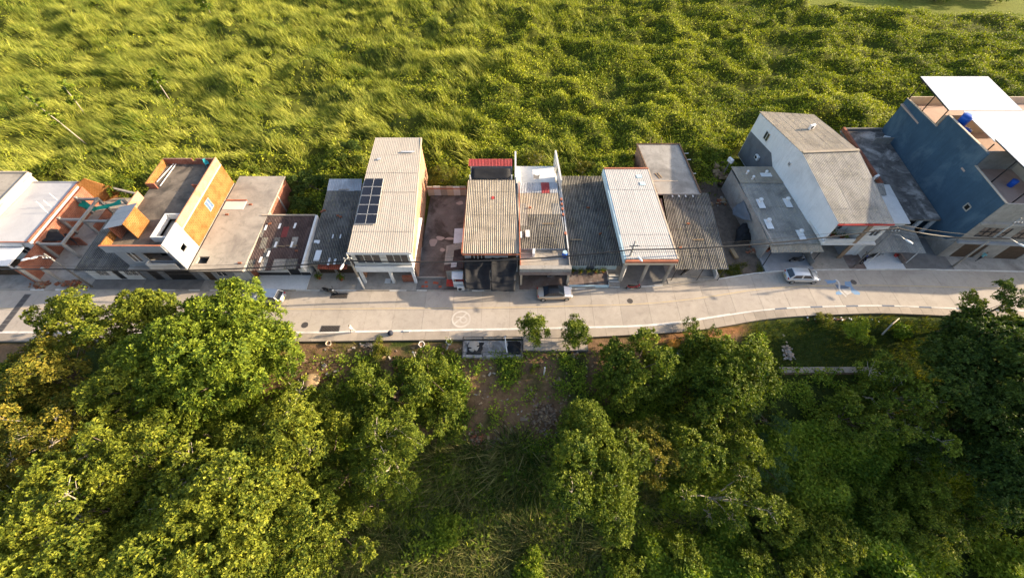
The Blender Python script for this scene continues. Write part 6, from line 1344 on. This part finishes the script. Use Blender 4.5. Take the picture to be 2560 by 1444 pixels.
# ------------------------------------------------------------------ poles, lamps, cables
def pole(label, base, top, lamp=None, paintz=0, dark=False, arm=True, r=.13, topv=None):
    b = W(*base); t = thing('utility_pole', label, 'utility pole', b, 0, 'utility poles along the houses')
    tp = V(topv) if topv else V((b.x, b.y, top)); f = paintz/top
    MB().tube([b-V((0, 0, .3)), b+(tp-b)*max(f, .01)], [r, r*.95], 12).build('painted_base', m_white if paintz else m_conc, t, True)
    MB().tube([b+(tp-b)*max(f, .01), tp], [r*.95, r*.62], 12).build('shaft', m_conc_dk if dark else m_conc, t, True)
    if arm: MB().box(tp.x-.55, tp.y-.25, tp.z-.62, tp.x+.55, tp.y-.16, tp.z-.52).build('crossarm', m_conc_dk, t)
    for s in (-.4, .0, .4):
        if arm: MB().lathe([(.03, 0), (.055, .04), (.03, .08), (.05, .12), (.02, .16)], (tp.x+s, tp.y-.2, tp.z-.52), 8).build('insulator', m_wmetal, t, True)
    if lamp:
        dx, dy, dz = lamp; e = tp+V((dx, dy, dz)); MB().tube([tp+V((0, 0, dz-.3)), (tp+e)/2+V((0, 0, dz*.5+.12)), e], .03, 6).build('lamp_arm', m_steel, t, True)
        d = V((dx, dy, 0)).normalized(); sd = V((-d.y, d.x, 0)); mb = MB()
        pr_ = [(-.1, .05, .05), (.1, .13, .09), (.42, .17, .10), (.68, .12, .07), (.76, .04, .03)]
        rings = [[tuple(e+d*a+sd*w_*cx+V((0, 0, hh*cz))) for cx, cz in ((-1, 0), (-.7, .8), (0, 1), (.7, .8), (1, 0), (.6, -.5), (-.6, -.5))] for a, w_, hh in pr_]
        loft([[tuple(V(p)-V(t.location)) for p in r_] for r_ in rings], m_wmetal, 'lamp_head', t)
    return tp
pt = {}
pt['a'] = pole('concrete utility pole with street lamp in front of the unfinished house', (232, 718), 6.6, (-1.4, -.6, -.1), dark=True)
pt['b'] = pole('white based utility pole with street lamp before the solar panel house', (911, 722), 6.8, (-.25, -1.1, -.4), 2.6)
pt['c'] = pole('white based utility pole with street lamp beside the red scooter', (1552, 702), 7.6, (.5, -1.0, -1.5), 3.0)
pt['d'] = pole('thin dark utility pole rising from the white floored porch', (2132, 668), 7.6, (1.0, -1.2, -.9), dark=True, r=.09)
pt['e'] = pole('tall grey utility pole with street lamp before the blue building', (2380, 667), 8.9, (1.3, -1.5, -2.6), dark=False)
pole('white lamp head on a short pole at the edge of the unfinished lot', (216, 708), 5.6, (-.8, -.3, 0), arm=False, r=.07)
def cable(label, pts, sag, r=.03, n=14):
    mb = MB(); P_ = []
    for a, b in zip(pts[:-1], pts[1:]):
        a, b = V(a), V(b); s = sag if isinstance(sag, (int, float)) else sag[len(P_)//n]
        for i in range(n):
            u = i/n; p = a*(1-u)+b*u; p.z -= 4*s*u*(1-u); P_.append(p)
    P_.append(V(pts[-1])); mb.tube(P_, r, 5, False); return tag(mb.build('power_cable', m_black, None, True), label, 'cable', 'overhead cables')
dn = V((0, -.2, -.45)); ends = [V((-100, 29.5, 6.0))]+[pt[k]+dn for k in 'abcde']+[V((100, 32, 7.0))]
ends[5] = pt['e']+V((0, -.2, -3.2)); ends[4] = pt['d']+V((0, -.1, -.1)); ends[3] = pt['c']+V((0, -.15, -1.3)); ends[2] = pt['b']+V((0, -.2, -.9)); ends[1] = pt['a']+V((0, -.2, -2.6))
cable('thick black bundled power cable strung from pole to pole along the houses', ends, [.6, .9, 1.0, .9, .5, .3], .085)
cable('thin upper wire strung between the lamp poles along the houses', [e+V((.15, .1, .45)) for e in ends], [.5, .7, .8, .7, .4, .2], .018)
cable('thin service wire drooping below the thick cable bundle', [e+V((-.1, -.1, -.3)) for e in ends[1:6]], [1.2, 1.2, 1.1, .7], .018)
cable('loose service wire crossing the black roof to the balcony corner', [W(1340, 598, 3.7), W(1418, 628, 3.5)], .1, .02)
# ------------------------------------------------------------------ near side small things
def planter(label, px, py, r, hh, n, mat, tilt=0, plant=False):
    b = W(px, py, gz(*W(px, py).xy)); zg = gz(b.x, b.y); t = thing('planter', label, 'planter', (b.x, b.y, zg), .3, 'planters beside the sidewalk'); t.rotation_euler = (tilt, tilt*.6, .3)
    MB().lathe([(r*.72, 0), (r, hh), (r*.82, hh), (r*.76, hh-.12), (0, hh-.12)], (0, 0, 0), n, False).build('pot', mat, t, local=True); MB().lathe([(.0, hh-.115), (r*.75, hh-.115)], (0, 0, 0), n, False).build('soil', m_soil, t, local=True)
    if plant:
        rs = np.random.RandomState(int(px)); C = np.c_[rs.normal(size=(14, 2))*.16, hh+rs.rand(14)*.25]; v_, q_ = leaves_at(C, np.tile([0, 0, 1.0], (14, 1)), rs, 6, .22, .05); o = np_obj('plant', v_, q_, L_mid); o.parent = t; tag(o, kind='stuff')
planter('hexagonal pale concrete planter tipped towards the slope', 1053, 862, .38, .6, 6, m_white, .35); planter('hexagonal pale concrete planter with weeds standing upright', 1123, 858, .38, .62, 6, m_white, .1, True); planter('small round clay pot set at the edge of the sidewalk', 823, 860, .32, .35, 14, m_cream, .1)
tag(MB().lathe([(.2, .07), (.3, .2), (.32, .45), (.2, .6), (.08, .68)], (*W(978, 836).xy, .04), 10).build('rubbish_bag', surf('dark_bag', (.05, .06, .09), (.03, .035, .05)), None, True), 'tied dark rubbish bag on the sidewalk', 'rubbish bag')
tag(MB().box(*[W(1017, 829).x-.35, W(1017, 829).y-.1, .11, W(1017, 829).x+.35, W(1017, 829).y+.1, .24]).build('concrete_block', m_white), 'small white painted concrete block on the sidewalk', 'block')
# enclosure with black pipe frame and dumped tarps
b0, b1, b2, b3 = W(1156, 846, .9), W(1306, 840, .9), W(1306, 886, .9), W(1158, 890, .9)
t = thing('railed_enclosure', 'black pipe railed enclosure with dirty concrete floor beside the sidewalk', 'enclosure', (0, 20.8, 0))
x0, x1, y0, y1 = -5.5, 1.1, 20.3, 22.25
MB().box(x0-.1, y0-.1, -.5, x1+.1, y1-.0, -.02).build('floor_block', surf('limewashed_floor', (.50, .48, .46), (.30, .285, .27), (.13, .12, .115), scale=1.2, sscale=.8, sthr=(.46, .6), mould=.7), t)
for a, b in (((x0, y1), (x1, y1)), ((x0, y0), (x1, y0)), ((x0, y0), (x0, y1)), ((x1, y0), (x1, y1))):
    for zz in (.95, .5): MB().tube([(*a, zz), (*b, zz)], .03 if zz < .9 else .045, 6).build('rail', m_black, t)
for xx in (x0, x0+2.2, x0+4.4, x1):
    for yy in (y0, y1): MB().tube([(xx, yy, -.1), (xx, yy, .97)], .04, 6).build('post', m_black, t)
MB().tube([(-.55, y0, 1.0), (-.8, y1, 1.0)], .05, 6).build('white_bar', m_pvc, t); MB().tube([(.5, y0-.1, .02), (.45, y0+.9, .05)], .05, 6).build('white_pipe', m_pvc, t)
cloth('black_tarpaulin', 'crumpled black tarpaulin ring on the enclosure floor', 'tarpaulin', [(-5.1, 20.5, .06), (-3.4, 20.5, .05), (-3.2, 21.9, .1), (-4.9, 22.0, .1)], m_tarp, -.05, 12, 31, .12)
tag(MB().lathe([(0, .16), (.62, .16), (.7, .1), (.72, .0)], (-4.35, 21.5, 0), 16, False).build('sand_heap', m_conc_lt, None, True), 'round heap of pale mortar lying on the black tarpaulin', 'mortar heap')
cloth('black_tarpaulin', 'folded black tarpaulin heap behind the white bar of the enclosure', 'tarpaulin', [(-.4, 20.6, .08), (.95, 20.5, .06), (1.0, 22.1, .12), (-.5, 22.1, .12)], m_tarp, -.3, 12, 33, .16)
cloth('black_tarpaulin', 'long strip of black tarpaulin trailing down the slope from the enclosure', 'tarpaulin', [W(1140, 942, gz(-5.6, 18.2)+.1), W(1150, 945, gz(-5.4, 18.1)+.1), W(1162, 893, -.6), W(1150, 893, -.6)], m_tarp, .0, 10, 34, .12)
# paved bay
bay = strip(lambda q: 20.95, lambda q: float(WY(q))-.01, list(np.linspace(1.25, 8.6, 6)), -.7, .05).build('paved_bay', m_joint); tag(bay, kind='structure')
for r in range(2):
    for c in range(9):
        xa = 1.3+c*.805; MB().box(xa, 21.0+r*.74, .051, xa+.785, 21.0+r*.74+.72, .1+rnd.uniform(-.006, .006)).build('paving_slab', m_walk, bay)
mb = MB(); t = thing('wire_fence', 'low wire mesh fence along the edge of the paved bay', 'fence', (5, 20.95, 0))
for k in range(8): MB().tube([(1.4+k, 20.93, -.1), (1.4+k, 20.93, .9)], .025, 6).build('fence_post', m_steel, t)
for zz in (.2, .45, .7, .88): MB().tube([(1.4, 20.93, zz), (8.4, 20.93, zz)], .01, 4).build('wire', m_steel, t)
# marker posts and pipes on the slope
for px, py, l_, lab, z_ in ((1360, 935, 1.6, 'white marker post standing on the dirt slope', None), (1037, 893, 1.2, 'white pipe stub sticking out of the slope under the planters', None)):
    b = W(px, py, -1.2); b = W(px, py, gz(b.x, b.y)); tag(MB().tube([b-V((0, 0, .2)), b+V((0, .1, l_))], .075, 8).build('marker_post', m_pvc), lab, 'post', 'white posts on the slope')
def boulder(label, px, py, r, seed, sq=.55, mat=None):
    rs = np.random.RandomState(seed); b = W(px, py, -2); z = gz(b.x, b.y); b = W(px, py, z); bm = bmesh.new(); bmesh.ops.create_icosphere(bm, subdivisions=3, radius=r)
    for v in bm.verts: k = 1+.22*(float(vnoise(v.co.x/r*1.4+seed, v.co.y/r*1.4+v.co.z/r))-.5); v.co *= k; v.co.z *= sq
    me = bpy.data.meshes.new('boulder'); bm.to_mesh(me); bm.free(); [setattr(p, 'use_smooth', True) for p in me.polygons]; o = link('boulder', me, mat or surf('ochre_rock', (.44, .31, .17), (.33, .23, .13), (.24, .17, .11), scale=2.0)); o.location = (b.x, b.y, z+r*sq*.6); tag(o, label, 'boulder')
boulder('round flat ochre boulder on the dirt slope beside the mango tree', 780, 956, .95, 3)
def heap(label, px, py, z, rx, ry, hh, n, mats, seed, s=(.08, .2)):
    b = W(px, py, z); return rubble('rubble_pile', label, 'rubble', (b.x, b.y, None), rx, ry, hh, n, None, seed, s, mats)
heap('scattered dump of pale broken stone and planks in the ravine', 1365, 1052, -3.8, 1.9, 1.5, .5, 260, [m_rubble, m_rubble, m_timber, m_soil], 21); heap('strip of grey rubble at the bottom of the dirt gully', 1262, 1112, -4.6, 2.0, .8, .3, 170, [m_rubble, m_rubble, m_conc_dk, m_soil], 22, (.06, .16)); heap('brown earth and brick rubble heap beside the gully', 1190, 1108, -4.4, 1.5, .9, .4, 130, [m_brickch, m_soil, m_rubble], 23, (.06, .16)); heap('small spill of stones on the slope above the dump', 1395, 960, -2.2, 1.2, .7, .2, 70, [m_rubble, m_soil], 24, (.05, .12)); heap('scattered bricks and stones below the paved bay', 1430, 893, -.8, .9, .5, .25, 50, [m_brickch, m_rubble, m_conc_lt], 25, (.08, .18)); heap('white and brown household rubbish spilling down beside the orange sheet', 1695, 890, -.6, .9, 1.1, .4, 120, [m_wmetal, m_soil, m_timber, m_soil, m_conc_lt], 26, (.06, .2)); heap('spill of pale stone where the footpath ends', 1965, 885, -1.2, .7, 1.4, .25, 90, [m_rubble, m_conc], 27, (.06, .16)); heap('line of litter and stones along the bend of the sidewalk', 2090, 798, -.2, 4.5, .35, .12, 90, [m_rubble, m_wmetal, m_soil, m_brickch], 28, (.04, .1)); heap('rubble and crates beside the grey wall in the dirt yard', 1805, 505, 0, .9, .7, .4, 40, [m_timber, m_conc_lt, m_brickch], 29, (.12, .3)); heap('brown timber offcuts strewn behind the dirt yard', 1790, 450, 0, 2.2, 1.6, .3, 60, [m_timber, m_wood, m_soil], 30, (.1, .5)); heap('pile of broken blocks in the dirt yard by the driveway', 1882, 628, 0, .8, .6, .3, 40, [m_rubble, m_brickch], 35, (.08, .2)); heap('pale crumbled concrete beside the yellowish weed bush', 925, 862, 0, 1.2, .4, .12, 60, [m_conc_lt, m_rubble], 36, (.06, .16))
cloth('orange_sheet', 'crumpled orange plastic sheet on the rubbish heap at the bend', 'plastic sheet', [W(1666, 872, .25), W(1700, 868, .3), W(1702, 845, .35), W(1672, 850, .3)], surf('orange_plastic', (.80, .34, .04), (.65, .24, .03), None, scale=3, rough=.5, orand=0), -.2, 10, 41, .2)
cloth('black_tarpaulin', 'large black tarpaulin heap against the grey house wall', 'tarpaulin', [W(1836, 607, .15), W(1876, 604, .2), W(1872, 562, .6), W(1846, 566, .6)], m_tarp, -.9, 12, 42, .3)
cloth('grey_tarpaulin', 'grey tarpaulin slung between the grey wall and the dirt yard', 'tarpaulin', [W(1832, 535, 1.0), W(1880, 555, 2.4), W(1858, 500, 2.8), W(1830, 520, 1.4)], m_dgrey, .35, 10, 43, .1)
tag(MB().bar(W(1828, 622, .15), W(1842, 645, .15), .5, .25).build('pallet', m_timber), 'small timber crate lying in the dirt yard', 'crate')
# footpath and retaining edge by the lawn
fp = strip(lambda q: 18.55, lambda q: 19.45, list(np.linspace(30, 41, 10)), -3.5, -.98).build('footpath', m_soil); tag(fp, kind='structure')
for k in range(8): MB().box(30.05+k*1.3, 18.75, -.979, 30.05+k*1.3+1.27, 19.44, -.93+rnd.uniform(-.03, .03)).build('paving_slab', m_walk, fp)
mb = MB().tube([W(2205, 836, -.1), W(2232, 808, .2), W(2248, 795, .3)], [.1, .08, .05], 6); tag(mb.build('fallen_branch', m_palebark, None, True), 'pale fallen branch lying on the lawn', 'branch')
mb = MB().tube([W(2262, 1392, -5.0), W(2300, 1444, -5.2)], [.12, .09], 6); tag(mb.build('fallen_log', m_palebark, None, True), 'pale log lying on the bare ground below the undergrowth', 'log')
# potted plants on balcony and terraces
def pot(label, loc, r, seed, mat=None):
    t = thing('potted_plant', label, 'potted plant', loc, 0, 'potted plants at the houses'); MB().lathe([(r*.7, 0), (r, r*1.6), (r*.8, r*1.6)], (0, 0, 0), 10).build('pot', mat or m_claytile, t, local=True)
    rs = np.random.RandomState(seed); C = np.c_[rs.normal(size=(16, 2))*r*.8, r*1.8+rs.rand(16)*r*1.5]; v_, q_ = leaves_at(C, np.tile([0, 0, 1.0], (16, 1)), rs, 6, r*1.1, r*.25); o = np_obj('plant', v_, q_, L_mid); o.parent = t; tag(o, kind='stuff')
pot('potted plant on the balcony of the large white house', (41.2, 34.9, 3.1), .25, 1); pot('pink potted plant on the balcony of the large white house', (40.2, 35.3, 3.1), .22, 2, m_redp); pot('potted plant beside the brown garage door', (-24.2, 30.9, .12), .24, 3); pot('potted plant between the two brown garage doors', (-21.4, 30.7, .12), .26, 4)
for k in range(5): pot(['first', 'second', 'third', 'fourth', 'fifth'][k]+' potted plant from the balcony porch on the stone terrace', (7.7+k*.95, 31.7-.1*(k % 2), .33), .17, 10+k)
tag(MB().box(-15.9, 30.2, .11, -15.2, 30.9, .16).build('white_board', m_wmetal), 'square white board lying in the open garage of the solar panel house', 'board')

def bucket(label, loc, r, mat, cat='bucket'):
    t = thing('bucket', label, cat, loc, 0, 'buckets and basins at the porches'); MB().lathe([(r*.75, 0), (r, r*1.5), (r*.92, r*1.5), (r*.7, .03)], (0, 0, 0), 14, False).build('tub', mat, t, True, True); MB().tube([(-r, 0, r*1.5), (0, .02, r*2.2), (r, 0, r*1.5)], .012, 5, False).build('handle', m_steel, t, local=True)
bucket('red bucket at the side wall of the ribbed porch', (*W(2238, 640, .13).xy, .13), .24, m_redp); bucket('orange basin beside the door under the tan awning', (*W(1916, 626, .09).xy, .09), .34, m_terra); bucket('blue bucket under the dark ribbed porch roof', (24.3, 33.2, .09), .22, m_blueplast)
